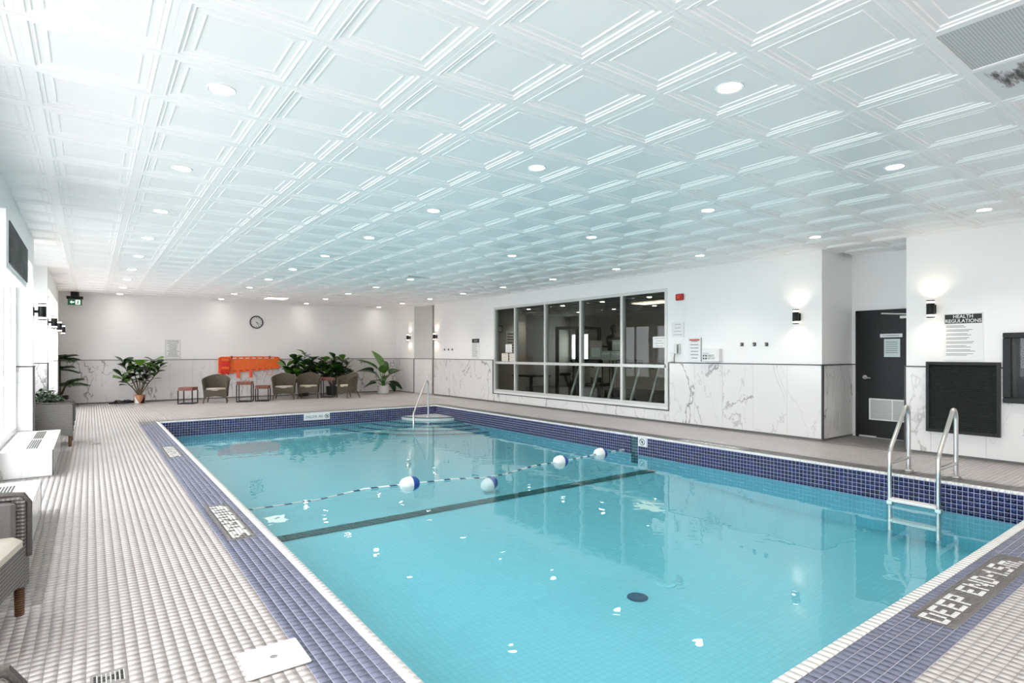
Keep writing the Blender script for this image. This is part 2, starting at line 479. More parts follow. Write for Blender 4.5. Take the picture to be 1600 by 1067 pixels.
def tile_block(centers, half, ztop, thick, name, mat, parent, norm='z'):
    """many small square tiles as one mesh: top face and four sides each"""
    n = len(centers)
    if n == 0: return None
    hx, hy = half
    if norm == 'z':
        off = np.array([(-hx, -hy, 0), (hx, -hy, 0), (hx, hy, 0), (-hx, hy, 0), (-hx, -hy, -thick), (hx, -hy, -thick), (hx, hy, -thick), (-hx, hy, -thick)])
    c = np.asarray(centers, float)
    if c.shape[1] == 2: c = np.c_[c, np.full(n, ztop)]
    if norm == '-x': off = np.array([(0, -hx, -hy), (0, -hx, hy), (0, hx, hy), (0, hx, -hy), (thick, -hx, -hy), (thick, -hx, hy), (thick, hx, hy), (thick, hx, -hy)])
    if norm == '+x': off = np.array([(0, hx, -hy), (0, hx, hy), (0, -hx, hy), (0, -hx, -hy), (-thick, hx, -hy), (-thick, hx, hy), (-thick, -hx, hy), (-thick, -hx, -hy)])
    if norm == '-y': off = np.array([(hx, 0, -hy), (hx, 0, hy), (-hx, 0, hy), (-hx, 0, -hy), (hx, thick, -hy), (hx, thick, hy), (-hx, thick, hy), (-hx, thick, -hy)])
    if norm == '+y': off = np.array([(-hx, 0, -hy), (-hx, 0, hy), (hx, 0, hy), (hx, 0, -hy), (-hx, -thick, -hy), (-hx, -thick, hy), (hx, -thick, hy), (hx, -thick, -hy)])
    v = (c[:, None, :] + off[None]).reshape(-1, 3)
    q = np.array([(0, 1, 2, 3), (4, 5, 1, 0), (5, 6, 2, 1), (6, 7, 3, 2), (7, 4, 0, 3)])
    f = (np.arange(n)[:, None, None] * 8 + q[None]).reshape(-1, 4)
    me = bpy.data.meshes.new(name)
    me.vertices.add(len(v)); me.vertices.foreach_set('co', v.ravel())
    me.loops.add(f.size); me.loops.foreach_set('vertex_index', f.ravel().astype(np.int32))
    me.polygons.add(len(f)); me.polygons.foreach_set('loop_start', (np.arange(len(f)) * 4).astype(np.int32))
    me.update(calc_edges=True); me.validate()
    o = obj(name, me, mat, parent); return o
def tiles(centers, half, ztop, thick, name, mat, parent, norm='z', singles=300):
    """the largest in the picture become parts of their own, the rest one 'stuff' part"""
    c = np.asarray(centers, float)
    if c.shape[1] == 2: c = np.c_[c, np.full(len(c), ztop)]
    u, v, d = project(c[:, 0], c[:, 1], c[:, 2])
    vis = (u > -8) & (u < 1608) & (v > -8) & (v < 1075) & (d > 0.3)
    if norm == 'z': area = np.abs(H_CAM - c[:, 2]) / d ** 3
    elif norm in ('-x', '+x'): area = np.abs(c[:, 0]) / d ** 3
    else: area = np.abs(c[:, 1]) / d ** 3
    if norm in ('+x',): vis &= False
    if norm in ('+y',): vis &= False
    area = np.where(vis, area, 0)
    order = np.argsort(-area)
    k = int(min(singles, vis.sum()))
    top, rest = order[:k], order[k:]
    if k:
        proto = tile_block([(0, 0, 0)], half, 0, thick, name, mat, parent, norm)
        proto.location = c[top[0]]
        for i in top[1:]:
            o = proto.copy(); o.location = c[i]; col.objects.link(o)
    if len(rest):
        s = tile_block(c[rest], half, ztop, thick, name, mat, parent, norm)
        s['kind'] = 'stuff'

# deck tile centres on one lattice anchored at the pool edge
ix = np.arange(int((FX0 - CX0) / P), int((FX1 - CX0) / P) + 1)
iy = np.arange(int((-0.6 - CY0) / P), int((FY1 - CY0) / P) + 1)
gx = CX0 - P / 2 + ix * P; gy = CY0 - P / 2 + iy * P
GX, GY = np.meshgrid(gx, gy)
GX, GY = GX.ravel(), GY.ravel()
CXR = CX0 - P / 2 + math.ceil((CX1 - CX0) / P) * P   # lattice column right of pool
hole = (GX > CX0 - 0.001) & (GX < CX1 + P / 2) & (GY > CY0 - 0.001) & (GY < CY1 + P / 2)
keep = ~hole & (GX < 10.05) & ~((GX > XW + 0.02) & ~((GY > 3.05) & (GY < 4.2)) & (GY < 16.4)) & (GY < YB + 0.02)
keep &= ~((GX > XW) & (GY > 16.4))
left_band = (GX > CX0 - BW) & (GX < CX0) & (GY > CY0 - BW) & (GY < CY1 - 0.35)
near_band = (GX > CX0 - BW) & (GX < CX1 + BW + P) & (GY > CY0 - BW) & (GY < CY0)
right_band = (GX > CX1) & (GX < CX1 + BW + P / 2) & (GY > CY0) & (GY < CY1 + BW)
back_band = (GX > CX0 - BW) & (GX < CX1 + BW) & (GY > CY1 - 0.35) & (GY < CY1 + BW)
blue = (left_band | near_band) & keep
grey = (right_band | back_band) & keep & ~blue
taupe = keep & ~blue & ~grey & ((GX > XW - 0.14) | ((GX < -0.19) & (((GY > 3.92) & (GY < 6.27)) | ((GY > 7.88) & (GY < 9.94)) | ((GY > 11.3) & (GY < 12.7)))) | (GY > YB - 0.14))
# inlaid markings take the place of tiles
DX0, DX1, DY0, DY1 = 3.34, 4.86, 0.945, 1.13
MXa, MXb = 0.795, 0.985
mark = (GX > DX0) & (GX < DX1) & (GY > DY0) & (GY < DY1)
LM = ((4.47, 5.58), (8.50, 9.54))
for a, b in LM: mark |= (GX > MXa) & (GX < MXb) & (GY > a) & (GY < b)
mark |= (GX > 7.24) & (GX < 7.44) & (GY > 4.48) & (GY < 5.56)
blue &= ~mark; grey &= ~mark
beige = keep & ~blue & ~grey & ~taupe & ~mark
ht = (P - 0.0028) / 2
tiles(np.c_[GX, GY][beige], (ht, ht), 0.0, 0.005, 'floor_tile', 'tile_beige', floor, singles=300)
tiles(np.c_[GX, GY][blue], (ht, ht), 0.0, 0.005, 'band_tile', 'tile_blue_lit', floor, singles=300)
tiles(np.c_[GX, GY][grey], (ht, ht), 0.0, 0.005, 'border_tile', 'tile_grey', floor, singles=60)
tiles(np.c_[GX, GY][taupe], (ht, ht), 0.0, 0.005, 'edge_tile', 'tile_taupe', floor, singles=60)

# ------------------------------------------------------------------ pool
pool = MB()
ZD, ZM, ZS = -0.66, -0.52, -0.44
YM = 5.95
b0 = -0.75
for x0, x1, y0, y1 in ((CX0 - .02, PX0 - .006, CY0, CY1), (PX1 + .006, CX1 + .02, CY0, CY1), (CX0, CX1, CY0 - .02, PY0 - .006), (CX0, CX1, PY1 + .006, CY1 + .02)):
    pool.box(x0, x1, y0, y1, b0, -0.012)
pool.add([(CX0, PY0 - .05, ZD), (CX1, PY0 - .05, ZD), (CX1, 3.6, ZD), (CX0, 3.6, ZD), (CX1, YM, ZM), (CX0, YM, ZM), (CX1, PY1 + .05, ZS), (CX0, PY1 + .05, ZS)],
         [(0, 1, 2, 3), (3, 2, 4, 5), (5, 4, 6, 7)])
pool_o = struct(pool.build('pool_basin', 'pool_tiles'))
lip = MB()
for x0, x1, y0, y1 in ((CX0, PX0 - .002, CY0, CY1), (PX1 + .002, CX1, CY0, CY1), (PX0, PX1, CY0, PY0 - .002), (PX0, PX1, PY1 + .002, CY1)):
    lip.box(x0, x1, y0, y1, -0.02, -0.004)
lip.build('coping_bed', 'tile_white', pool_o)
# coping pieces
hc = (P - 0.001) / 2
ys = np.arange(CY0 + P / 2, CY1, P); xs = np.arange(PX0 + P / 2, PX1, P)
cl = [(CX0 + 0.0275, y) for y in ys]; cr = [(CX1 - 0.0275, y) for y in ys]
tiles(cl + cr, (0.0272, hc), 0.003, 0.022, 'coping_tile', 'tile_white', pool_o, singles=150)
tiles([(x, CY0 + 0.0275) for x in xs] + [(x, CY1 - 0.0275) for x in xs], (hc, 0.0272), 0.003, 0.022, 'coping_tile', 'tile_white', pool_o, singles=150)
# wall tiles around the waterline
zr = [-0.022 - P / 2 - i * P for i in range(6)]
gp = MB()
for a in ((PX1 + .0005, PX1 + .012, PY0, PY1), (PX0 - .012, PX0 - .0005, PY0, PY1), (PX0, PX1, PY0 - .012, PY0 - .0005), (PX0, PX1, PY1 + .0005, PY1 + .012)):
    gp.box(a[0], a[1], a[2], a[3], -0.315, -0.014)
gp.build('tile_grout', 'grout_pool', pool_o)
hw = (P - 0.006) / 2
yw = np.arange(PY0 + P / 2, PY1, P); xw_ = np.arange(PX0 + P / 2, PX1, P)
SG = (3.82, 4.43); ND = (6.05, 6.23)
rw = [(PX1 - .002, y, z) for z in zr for y in yw if not (ND[0] < y < ND[1] and z > -0.17) and not (6.23 < y < 6.38)]
bw = [(x, PY1 - .002, z) for z in zr for x in xw_ if not (SG[0] < x < SG[1] and z > -0.17)]
tiles(rw, (hw, hw), 0, 0.004, 'waterline_tile', 'tile_navy', pool_o, '-x', 240)
tiles(bw, (hw, hw), 0, 0.004, 'waterline_tile', 'tile_navy', pool_o, '-y', 60)
tiles([(PX0 + .002, y, z) for z in zr for y in yw], (hw, hw), 0, 0.004, 'waterline_tile', 'tile_navy', pool_o, '+x', 0)
tiles([(x, PY0 + .002, z) for z in zr for x in xw_], (hw, hw), 0, 0.004, 'waterline_tile', 'tile_navy', pool_o, '+y', 0)
# dark line over the slope break, with its foot on the side wall
dl = []
for k in range(4):
    for x in xw_: dl.append((x, YM - 0.085 + k * P * 1.0 + 0.02, ZM + 0.006))
o = tile_block(dl, (hw, hw), 0, 0.004, 'slope_line', 'tile_teal', pool_o); o['kind'] = 'stuff'
vl = [(PX1 - .003, 6.255 + k * P, -0.05 - r * P) for k in range(3) for r in range(9)]
o = tile_block(vl, (hw, hw), 0, 0.004, 'slope_line', 'tile_teal', pool_o, '-x'); o['kind'] = 'stuff'
# corner steps: quarter rounds
def quarter(r, z0, z1, name, mat, r_in=0.0):
    m = MB(); n = 28
    pts = [(PX1 - r * math.cos(a), PY1 - r * math.sin(a)) for a in np.linspace(0, pi / 2, n)]
    if r_in:
        pts += [(PX1 - r_in * math.cos(a), PY1 - r_in * math.sin(a)) for a in np.linspace(pi / 2, 0, n)]
    else: pts.append((PX1, PY1))
    m.prism(pts, z0, z1); return m.build(name, mat, pool_o)
for k, (r, z) in enumerate(((0.95, -0.215), (1.35, -0.30), (1.72, -0.335), (2.08, -0.37), (2.45, -0.405))):
    quarter(r, b0 + 0.02 * k, z, 'step', 'pool_tiles' if k else 'tile_white')
    quarter(r + 0.008, z - 0.02, z + 0.002, 'step_edge', 'tile_teal', r - 0.018)
for x, y, r, mt, nm in ((3.593, 3.137, 0.085, 'drain_blue', 'main_drain'), (4.003, 3.179, 0.09, 'pool_tiles', 'drain_cover')):
    MB().lathe([(r, ZD + 0.001), (r, ZD + 0.008), (r * .8, ZD + 0.014)], 24, (x, y, 0)).build(nm, mt, pool_o)
# water body
wm = MB().box(PX0 - .004, PX1 + .004, PY0 - .004, PY1 + .004, -0.72, WATER)
water = wm.build('pool_water', 'pool_water'); tag(water, 'still turquoise water filling the tiled swimming pool', 'water'); water['kind'] = 'stuff'

# ------------------------------------------------------------------ walls
def wall(name, boxes, mat='paint_white'):
    m = MB()
    for b in boxes: m.box(*b)
    return struct(m.build(name, mat))
WY0, WY1, WZ0, WZ1 = 7.087, 12.984, 0.295, 2.60
TOP = CEIL + 0.16
wall_right = wall('wall_right', [
    (XW, XW + .15, 4.19, WY0, -.1, TOP), (XW, XW + .15, WY1, 16.4, -.1, TOP),
    (XW, XW + .15, WY0, WY1, -.1, WZ0), (XW, XW + .15, WY0, WY1, WZ1, TOP),
    (XW + .15, 10.15, 4.19, 4.34, -.1, TOP), (10.0, 10.15, 2.92, 4.19, -.1, TOP),
    (XW + .15, 10.0, 2.92, 3.07, -.1, TOP), (XW, XW + .15, YF, 3.07, -.1, TOP),
    (XW + .15, 9.6, 16.25, 16.4, -.1, TOP), (8.78, 9.6, 17.42, 17.56, -.1, TOP), (8.78, 8.93, 17.56, YB, -.1, TOP), (9.5, 9.6, 16.4, 17.42, -.1, TOP)])
sp = MB(); sp.prism([(8.78, 17.42), (9.03, 16.62), (9.5, 16.7), (9.5, 17.42)], -.1, TOP)
sp.build('splay', 'paint_shaded', wall_right)
wall_back = wall('wall_back', [(-1.25, 8.95, YB, YB + .15, -.1, TOP)])
wall_front = wall('wall_front', [(-1.25, 9.13, YF - .15, YF, -.1, TOP)])
WP = -0.80     # window plane on the window side
wall_left = wall('wall_left', [
    # bulkheads over the window bays
    (WP - .25, XL, 4.2, 10.10, 2.52, TOP), (WP - .25, XL, 13.55, 15.5, 2.55, TOP), (WP - .25, XL, 15.7, 17.5, 2.55, TOP),
    # piers
    (-1.25, XL, 10.10, 10.28, -.1, TOP), (-1.25, XL, 13.35, 13.55, -.1, TOP), (-1.25, XL, 17.5, 17.68, -.1, TOP),
    (-1.25, XL, 4.05, 4.2, -.1, TOP), (-1.0, XL, 15.5, 15.7, -.1, TOP),
    # bay backs
    (-1.25, -1.10, 17.68, YB, -.1, TOP), (-1.25, -1.10, 10.28, 13.35, -.1, 0.9), (-1.25, -1.10, 10.28, 13.35, 2.5, TOP),
    (-1.25, -1.10, YF, 4.05, -.1, 0.3), (-1.25, -1.10, YF, 4.05, 2.5, TOP),
    (WP - .2, WP - .05, 13.55, 15.5, -.1, 0.28), (WP - .2, WP - .05, 15.7, 17.5, -.1, 0.28), (WP - .2, WP - .05, 8.0, 10.1, -.1, 0.26), (WP - .2, WP - .05, 4.2, 6.1, -.1, 0.26)])
plen = MB().box(-1.3, 10.2, YF - .15, YB + .15, CEIL + 0.10, CEIL + 0.20)
ceiling = struct(plen.build('ceiling', 'plenum_shade'))
MB().box(-60, -1.3, -60, 80, -0.3, -0.2).build('ground_outside', 'outside_ground')['kind'] = 'structure'

# wainscot of marble panels, a dark trim over it
def panels(parent, plane, fixed, a0, a1, z0, z1, direction, first=None, pitch=0.58):
    """plane 'x': panel lies in plane x=fixed and runs along y; direction = outward sign"""
    edges = [a0]; e = first if first is not None else a0 + pitch
    while e < a1 - 0.02:
        if e > a0 + 0.02: edges.append(e)
        e += pitch
    edges.append(a1); t = 0.014 * direction; g = 0.0015
    for p, q in zip(edges, edges[1:]):
        m = MB(); lo, hi = sorted((fixed, fixed + t))
        cx = (p + q) / 2; cz = (z0 + z1) / 2
        if plane == 'x': m.box(lo - fixed, hi - fixed, p + g - cx, q - g - cx, z0 - cz, z1 - cz)
        else: m.box(p + g - cx, q - g - cx, lo - fixed, hi - fixed, z0 - cz, z1 - cz)
        o = m.build('marble_panel', 'marble', parent)
        o.location = (fixed, cx, cz) if plane == 'x' else (cx, fixed, cz)
trims = []
def trim(boxes, name):
    m = MB()
    for b in boxes: m.box(*b)
    return struct(m.build(name, 'trim_dark'))
Z0 = 0.03
first = 4.192 + .532
panels(wall_right, 'x', XW, 4.19, WY0 - .045, Z0, WA, -1, first)
panels(wall_right, 'x', XW, WY0 - .045, WY1 + .045, Z0, WZ0 - .05, -1, 7.6)
panels(wall_right, 'x', XW, WY1 + .045, 16.4, Z0, WA, -1)
panels(wall_right, 'x', XW, YF + .02, 3.07, Z0, WA, -1, -3.6)
panels(wall_right, 'y', 4.19, XW, 9.985, Z0, WA, -1)
panels(wall_right, 'x', 10.0, 4.10, 4.175, Z0, WA, -1)
panels(wall_right, 'x', 8.78, 17.42, YB - .015, Z0, WA, -1)
panels(wall_back, 'y', YB, -1.09, 8.765, Z0, WA, -1)
panels(wall_left, 'y', 10.10, -1.1, XL, 0.29, WA, -1)
panels(wall_left, 'y', 13.35, -1.1, XL, Z0, WA, -1)
panels(wall_left, 'y', 17.5, -1.0, XL, Z0, WA, -1)
panels(wall_left, 'x', XL, 10.10, 10.28, Z0, WA, 1)
panels(wall_left, 'x', XL, 13.35, 13.55, Z0, WA, 1)
panels(wall_left, 'x', XL, 17.5, 17.68, Z0, WA, 1)
sp2 = MB()
dx, dy = 0.25, -0.8; L = math.hypot(dx, dy); nx, ny = dy / L * .014, -dx / L * .014
sp2.prism([(8.78, 17.42), (9.03, 16.62), (9.03 + nx, 16.62 + ny), (8.78 + nx, 17.42 + ny)], Z0, WA)
sp2.build('marble_panel', 'marble', wall_right)
tz = (WA, WA + .016); tp = 0.02
trim([(XW - tp, XW, 4.17, WY0 - .03, *tz), (XW - tp, XW, WY0 - .052, WY0 - .03, WZ0 - .06, WA), (XW - tp, XW, WY0 - .052, WY1 + .052, WZ0 - .07, WZ0 - .05),
      (XW - tp, XW, WY1 + .03, WY1 + .052, WZ0 - .06, WA), (XW - tp, XW, WY1 + .03, 16.42, *tz), (XW - tp, XW + .02, 4.168, 4.19, Z0, WA),
      (XW - tp, 10.0, 4.168, 4.19, *tz), (9.978, 10.0, 4.10, 4.17, *tz), (XW - tp, XW, YF, 3.09, *tz), (XW - tp, XW + .02, 3.07, 3.09, Z0, WA), (XW - tp, XW, 16.4, 16.42, Z0, WA)], 'trim_1')
trim([(-1.1, 8.78, YB - tp, YB, *tz), (8.76, 8.78, 17.42, YB, *tz), (8.755, 8.78, 17.40, 17.425, Z0, WA + .016)], 'trim_2')
m = MB(); m.prism([(8.78, 17.42), (9.03, 16.62), (9.03 + nx * 1.5, 16.62 + ny * 1.5), (8.78 + nx * 1.5, 17.42 + ny * 1.5)], *tz); struct(m.build('trim_3', 'trim_dark'))
for k, y in enumerate((10.10, 13.35, 17.5)):
    trim([(-1.1, XL + .02, y - tp, y, *tz), (XL, XL + tp, y, y + .18, *tz), (XL, XL + tp, y - tp, y, Z0, WA)], 'trim_%d' % (4 + k))
def base(boxes, name):
    m = MB()
    for b in boxes: m.box(*b)
    return struct(m.build(name, 'tile_grey'))
base([(XW - .012, XW, 4.18, 16.4, 0, Z0), (XW - .012, XW, YF, 3.07, 0, Z0), (XW, 10.0, 4.178, 4.19, 0, Z0)], 'baseboard_right')
base([(-1.1, 8.78, YB - .012, YB, 0, Z0), (8.768, 8.78, 17.42, YB, 0, Z0)], 'baseboard_back')

# ------------------------------------------------------------------ coffered ceiling tiles
T = 0.61
TX0, TY0 = 0.634, 3.80
def coffer():
    h = 0.3035
    prof = [(h, 0.012), (h, 0.0), (h - .030, 0.0), (h - .033, -.003), (h - .038, -.003), (h - .042, .004), (h - .054, .005), (h - .057, .003), (h - .061, .003), (h - .065, .010), (h - .100, .010),
            (h - .103, .006), (h - .109, .006), (h - .113, .012), (h - .115, .012)]
    vs = []; fs = []
    for r, z in prof: vs += [(-r, -r, z), (r, -r, z), (r, r, z), (-r, r, z)]
    for k in range(len(prof) - 1):
        for i in range(4):
            j = (i + 1) % 4; fs.append((k * 4 + i, (k + 1) * 4 + i, (k + 1) * 4 + j, k * 4 + j))
    n = (len(prof) - 1) * 4; fs.append((n + 3, n + 2, n + 1, n))
    return vs, fs
cv, cf = coffer()
tile_me = bpy.data.meshes.new('ceiling_tile'); tile_me.from_pydata(cv, [], cf); tile_me.update(); tile_me.materials.append(M('ceiling_white'))
VENT = (5, -5); STAIN = (6, -5); PANEL = (6, 22); LIFT = {(8, 11): (0.035, 0.02), (4, 11): (0.02, -0.01)}
cells = []
for i in range(-3, 16):
    for j in range(-13, 26):
        x, y = TX0 + i * T, TY0 + j * T
        if x > XW + 0.3 and not (2.8 < y < 4.4): continue
        if y > YB + 0.3 or y < YF - 0.3: continue
        if (i, j) in (VENT, STAIN, PANEL): continue
        cells.append((i, j, x, y))
ca = np.array([(c[2], c[3]) for c in cells])
u, v, d = project(ca[:, 0], ca[:, 1], CEIL)
ok = (u > -120) & (u < 1720) & (v > -130) & (ca[:, 0] * math.sin(YAW) + ca[:, 1] * math.cos(YAW) > 0.6)
order = sorted(range(len(cells)), key=lambda k: (not ok[k], d[k]))
rest = MB()
for n, k in enumerate(order):
    i, j, x, y = cells[k]
    if n < 300 or (i, j) in LIFT:
        o = bpy.data.objects.new('ceiling_tile', tile_me); col.objects.link(o); o.parent = ceiling
        o.location = (x, y, CEIL)
        if (i, j) in LIFT:
            o.location.z += 0.02; o.rotation_euler = (LIFT[(i, j)][0], LIFT[(i, j)][1], 0)
    else: rest.add([(a + x, b + y, c + CEIL) for a, b, c in cv], cf)
rest.build('ceiling_tile', 'ceiling_white', ceiling, fixn=False)['kind'] = 'stuff'
bars = MB()
for i in range(-3, 16):
    x = TX0 + i * T - T / 2; bars.box(x - .011, x + .011, YF, YB, CEIL + .001, CEIL + .02)
for j in range(-13, 26):
    y = TY0 + j * T - T / 2; bars.box(-1.25, 10.2, y - .011, y + .011, CEIL + .0012, CEIL + .02)
bars.build('grid_bars', 'ceiling_white', ceiling)['kind'] = 'stuff'
vx, vy = TX0 + VENT[0] * T, TY0 + VENT[1] * T
t = thing('air_vent', 'square perforated grey air vent set flush in the white tiled ceiling', 'vent', (vx, vy, CEIL))
MB().box(-.285, .285, -.285, .285, .008, .018).build('perforated_plate', 'perforated', t)
fr = MB()
for a in ((-.302, .302, -.302, -.285), (-.302, .302, .285, .302), (-.302, -.285, -.285, .285), (.285, .302, -.285, .285)): fr.box(*a, 0.002, .02)
fr.build('frame', 'ceiling_white', t)
sx_, sy_ = TX0 + STAIN[0] * T, TY0 + STAIN[1] * T
o = MB().box(-.3, .3, -.3, .3, .0, .012).build('stained_ceiling_tile', 'stained_tile', None); o.location = (sx_, sy_, CEIL + .004)
tag(o, 'flat white ceiling tile with black smudged stains beside the vent', 'ceiling tile')
pxx, pyy = TX0 + PANEL[0] * T, TY0 + PANEL[1] * T
t = thing('light_panel', 'square warm glowing light panel in the ceiling near the back wall', 'light', (pxx, pyy, CEIL))
MB().box(-.28, .28, -.28, .28, .004, .012).build('diffuser', 'panel_glow', t)
fr = MB()
for a in ((-.302, .302, -.302, -.28), (-.302, .302, .28, .302), (-.302, -.28, -.28, .28), (.28, .302, -.28, .28)): fr.box(*a, 0.0, .02)
fr.build('frame', 'white_metal', t)

# ------------------------------------------------------------------ downlights
ORD = ['nearest the camera', 'second from the camera', 'third from the camera', 'fourth from the camera', 'fifth from the camera', 'sixth from the camera', 'seventh from the camera', 'eighth from the camera', 'ninth from the camera', 'tenth from the camera']
ROWS = ['in the row along the windows', 'in the second row from the windows', 'in the third row from the windows', 'in the row nearest the gym window']
t0 = thing('downlight', 'x', 'downlight', (0, 0, 0), 0, 'recessed downlights in the white tiled ceiling')
MB().lathe([(0.062, 0.0), (0.078, -0.004), (0.082, 0.0), (0.082, 0.006), (0.062, 0.006)], 28, cap=False).build('trim_ring', 'white_metal', t0, True)
MB().lathe([(0.064, -0.001), (0.064, 0.004)], 28).build('lens', 'lamp_glow', t0)
light('lamp', 'AREA', t0, (0, 0, -0.012), LAMP_W, (1.0, 0.89, 0.79), 0.12)
usedp = False
def downlight(x, y, label):
    global usedp
    o = t0 if not usedp else copy_tree(t0)
    usedp = True
    o.location = (x, y, CEIL + 0.010); o['label'] = label
    if y > YB - .6:
        for c in o.children:
            if c.type == 'LIGHT': c.data = c.data.copy(); c.data.energy = LAMP_W * .15
for r in range(4):
    x = TX0 + r * 4 * T
    lo = 0 if r == 0 else -1
    nv = 9 if r == 0 else 10
    k = 0
    for j in range(nv):
        if r == 2 and j == 4: continue
        y = TY0 + (lo + j) * 3 * T
        if y > YB - .2: continue
        downlight(x, y, 'recessed downlight %s, %s' % (ROWS[r], ORD[k])); k += 1
    for j in range(1, 5):
        y = TY0 + (lo - j) * 3 * T
        if y < YF + .3: break
        downlight(x, y, 'recessed downlight behind the camera, number %s back, %s' % (['one', 'two', 'three', 'four'][j - 1], ROWS[r]))

# ------------------------------------------------------------------ gym window and gym
def window(name, X, y0, y1, z0, z1, mull, trans, fw, depth, mat, glass, inward=1):
    w = struct(bpy.data.objects.new(name, None)); col.objects.link(w)
    ys = [y0] + list(mull) + [y1]; zs = [z0] + list(trans) + [z1]
    def bar(a, b, c, d): MB().box(X - .012, X + depth, a, b, c, d).build('frame_bar', mat, w)
    bar(y0, y1, z0, z0 + fw); bar(y0, y1, z1 - fw, z1); bar(y0, y0 + fw, z0 + fw, z1 - fw); bar(y1 - fw, y1, z0 + fw, z1 - fw)
    for m_ in mull: bar(m_ - fw / 2, m_ + fw / 2, z0 + fw, z1 - fw)
    for t_ in trans:
        for p, q in zip(ys, ys[1:]): bar(p + fw / 2, q - fw / 2, t_ - fw / 2, t_ + fw / 2)
    for p, q in zip(ys, ys[1:]):
        for a, b in zip(zs, zs[1:]):
            MB().quad((X + depth * .5, p, a), (X + depth * .5, q, a), (X + depth * .5, q, b), (X + depth * .5, p, b)).build('pane', glass, w)
    return w
window('window_1', XW, WY0, WY1, WZ0, WZ1, (8.27, 9.523, 10.787, 12.02), (1.085,), 0.062, 0.09, 'aluminium', 'pane_glass')
GX1, GY0, GY1, GZ = 16.8, 4.34, 18.5, 2.93
gm = MB()
gwy = (17.3, 18.4, 1.05, 2.2)       # gym window in its far wall
for b in ((GX1, GX1 + .1, GY0, gwy[0], -.1, GZ + .1), (GX1, GX1 + .1, gwy[1], GY1, -.1, GZ + .1), (GX1, GX1 + .1, gwy[0], gwy[1], -.1, gwy[2]), (GX1, GX1 + .1, gwy[0], gwy[1], gwy[3], GZ + .1),
          (XW + .15, GX1, GY0, GY0 + .1, -.1, GZ + .1), (XW + .15, 12.9, 16.6, 16.7, -.1, GZ + .1), (12.8, 12.9, 16.7, GY1, -.1, GZ + .1), (12.9, GX1, GY1, GY1 + .1, -.1, GZ + .1)): gm.box(*b)
struct(gm.build('wall_gym', 'gym_wall'))
window('window_8', GX1, gwy[0], gwy[1], gwy[2], gwy[3], (17.85,), (), .06, .06, 'white_metal', 'window_glass')
struct(MB().box(XW + .15, GX1, GY0, GY1, -.12, -.01).build('floor_gym', 'gym_floor'))
struct(MB().box(XW + .15, GX1, GY0, GY1, GZ, GZ + .1).build('ceiling_gym', 'gym_ceiling'))
gb = MB()
for i in range(13):
    gb.box(9.3 + i * T - .011, 9.3 + i * T + .011, GY0 + .1, GY1, GZ - .012, GZ)
for j in range(23):
    gb.box(XW + .15, GX1, 4.6 + j * T - .011, 4.6 + j * T + .011, GZ - .0118, GZ)
gb.build('grid_bars', 'gym_white', bpy.data.objects['ceiling_gym'])
for i, x in enumerate((12.65, 15.09)):
    for j in range(6):
        o = copy_tree(t0); o.location = (x, 16.1 - 1.83 * j, GZ - .012); o['group'] = 'downlights of the gym behind the glass'
        o['label'] = 'downlight on the gym ceiling, %s from the far end, %s row from the glass' % (['first', 'second', 'third', 'fourth', 'fifth', 'sixth'][j], ['first', 'second'][i])
t = thing('gym_clock', 'round clock on the gym end wall seen through the leftmost pane', 'clock', (11.73, 16.6, 2.21))
MB().lathe([(.10, .0), (.125, .0), (.125, .03), (.10, .025)], 28, axis='y', cap=False).build('rim', 'gym_black', t, True)
MB().lathe([(.105, .002), (.105, .01)], 28, axis='y').build('face', 'gym_white', t)
t = thing('gym_rules_poster', 'tall text poster on the gym end wall seen through the glass', 'poster', (12.27, 16.6, 1.60))
MB().box(-.27, .27, -.008, 0, -.55, .55).build('board', 'gym_white', t)
m = MB()
for k in range(10): m.box(-.22, random.uniform(.02, .22), -.0088, -.008, .44 - k * .1 - .02, .44 - k * .1 + .015)
m.build('print_lines', 'gym_black', t)['kind'] = 'stuff'
t = thing('brick_column', 'brick pier between white posts behind the rightmost gym pane', 'column', (11.6, 8.85, -.01))
MB().box(-.05, .15, -.28, .12, 0, GZ).build('pier', 'brick_red', t)
for y in (-.36, .17): MB().box(-.06, .06, y - .06, y + .06, 0, 2.3).build('post', 'gym_white', t)
for x, y, lb in ((14.0, 11.6, 'long warm light panel on the gym ceiling behind the glass'), (13.6, 8.0, 'warm ceiling light at the near end of the gym')):
    t = thing('gym_light', lb, 'light', (x, y, GZ - .016))
    MB().box(-.3, .3, -.6, .6, -.02, 0).build('diffuser', 'panel_glow', t)
    MB().box(-.33, .33, -.63, .63, -.012, 0).build('housing', 'white_metal', t)

def treadmill(y, lab):
    t = thing('treadmill', lab, 'treadmill', (9.62, y, -.01), 0, 'treadmills facing the gym window')
    MB().rbox(-.15, 1.65, -.34, .34, .06, .2, .02).build('deck', 'gym_black', t)
    MB().box(.1, 1.6, -.24, .24, .2, .206).build('belt', 'black_louver', t)
    for q in (-.345, .345):
        MB().tube([(-.06, q, .1), (.06, q, .4), (.29, q, .95), (.36, q, 1.1)], .03, 8).build('upright', 'gym_white', t, True)
        MB().tube([(.36, q, 1.06), (.8, q, 1.0)], .02, 8).build('handrail', 'gym_black', t, True)
    MB().rbox(.26, .42, -.36, .36, 1.08, 1.2, .02).build('console', 'gym_black', t)
treadmill(10.22, 'treadmill with white uprights at the middle gym panes')
treadmill(8.95, 'treadmill with white uprights at the fourth gym pane')
treadmill(7.72, 'treadmill with white uprights at the rightmost gym pane')
t = thing('exercise_bike', 'dark exercise bike behind the middle gym pane', 'exercise bike', (10.5, 11.6, -.01), 0.5)
MB().tube([(-.5, 0, .06), (.5, 0, .06)], .03).build('frame', 'gym_black', t)
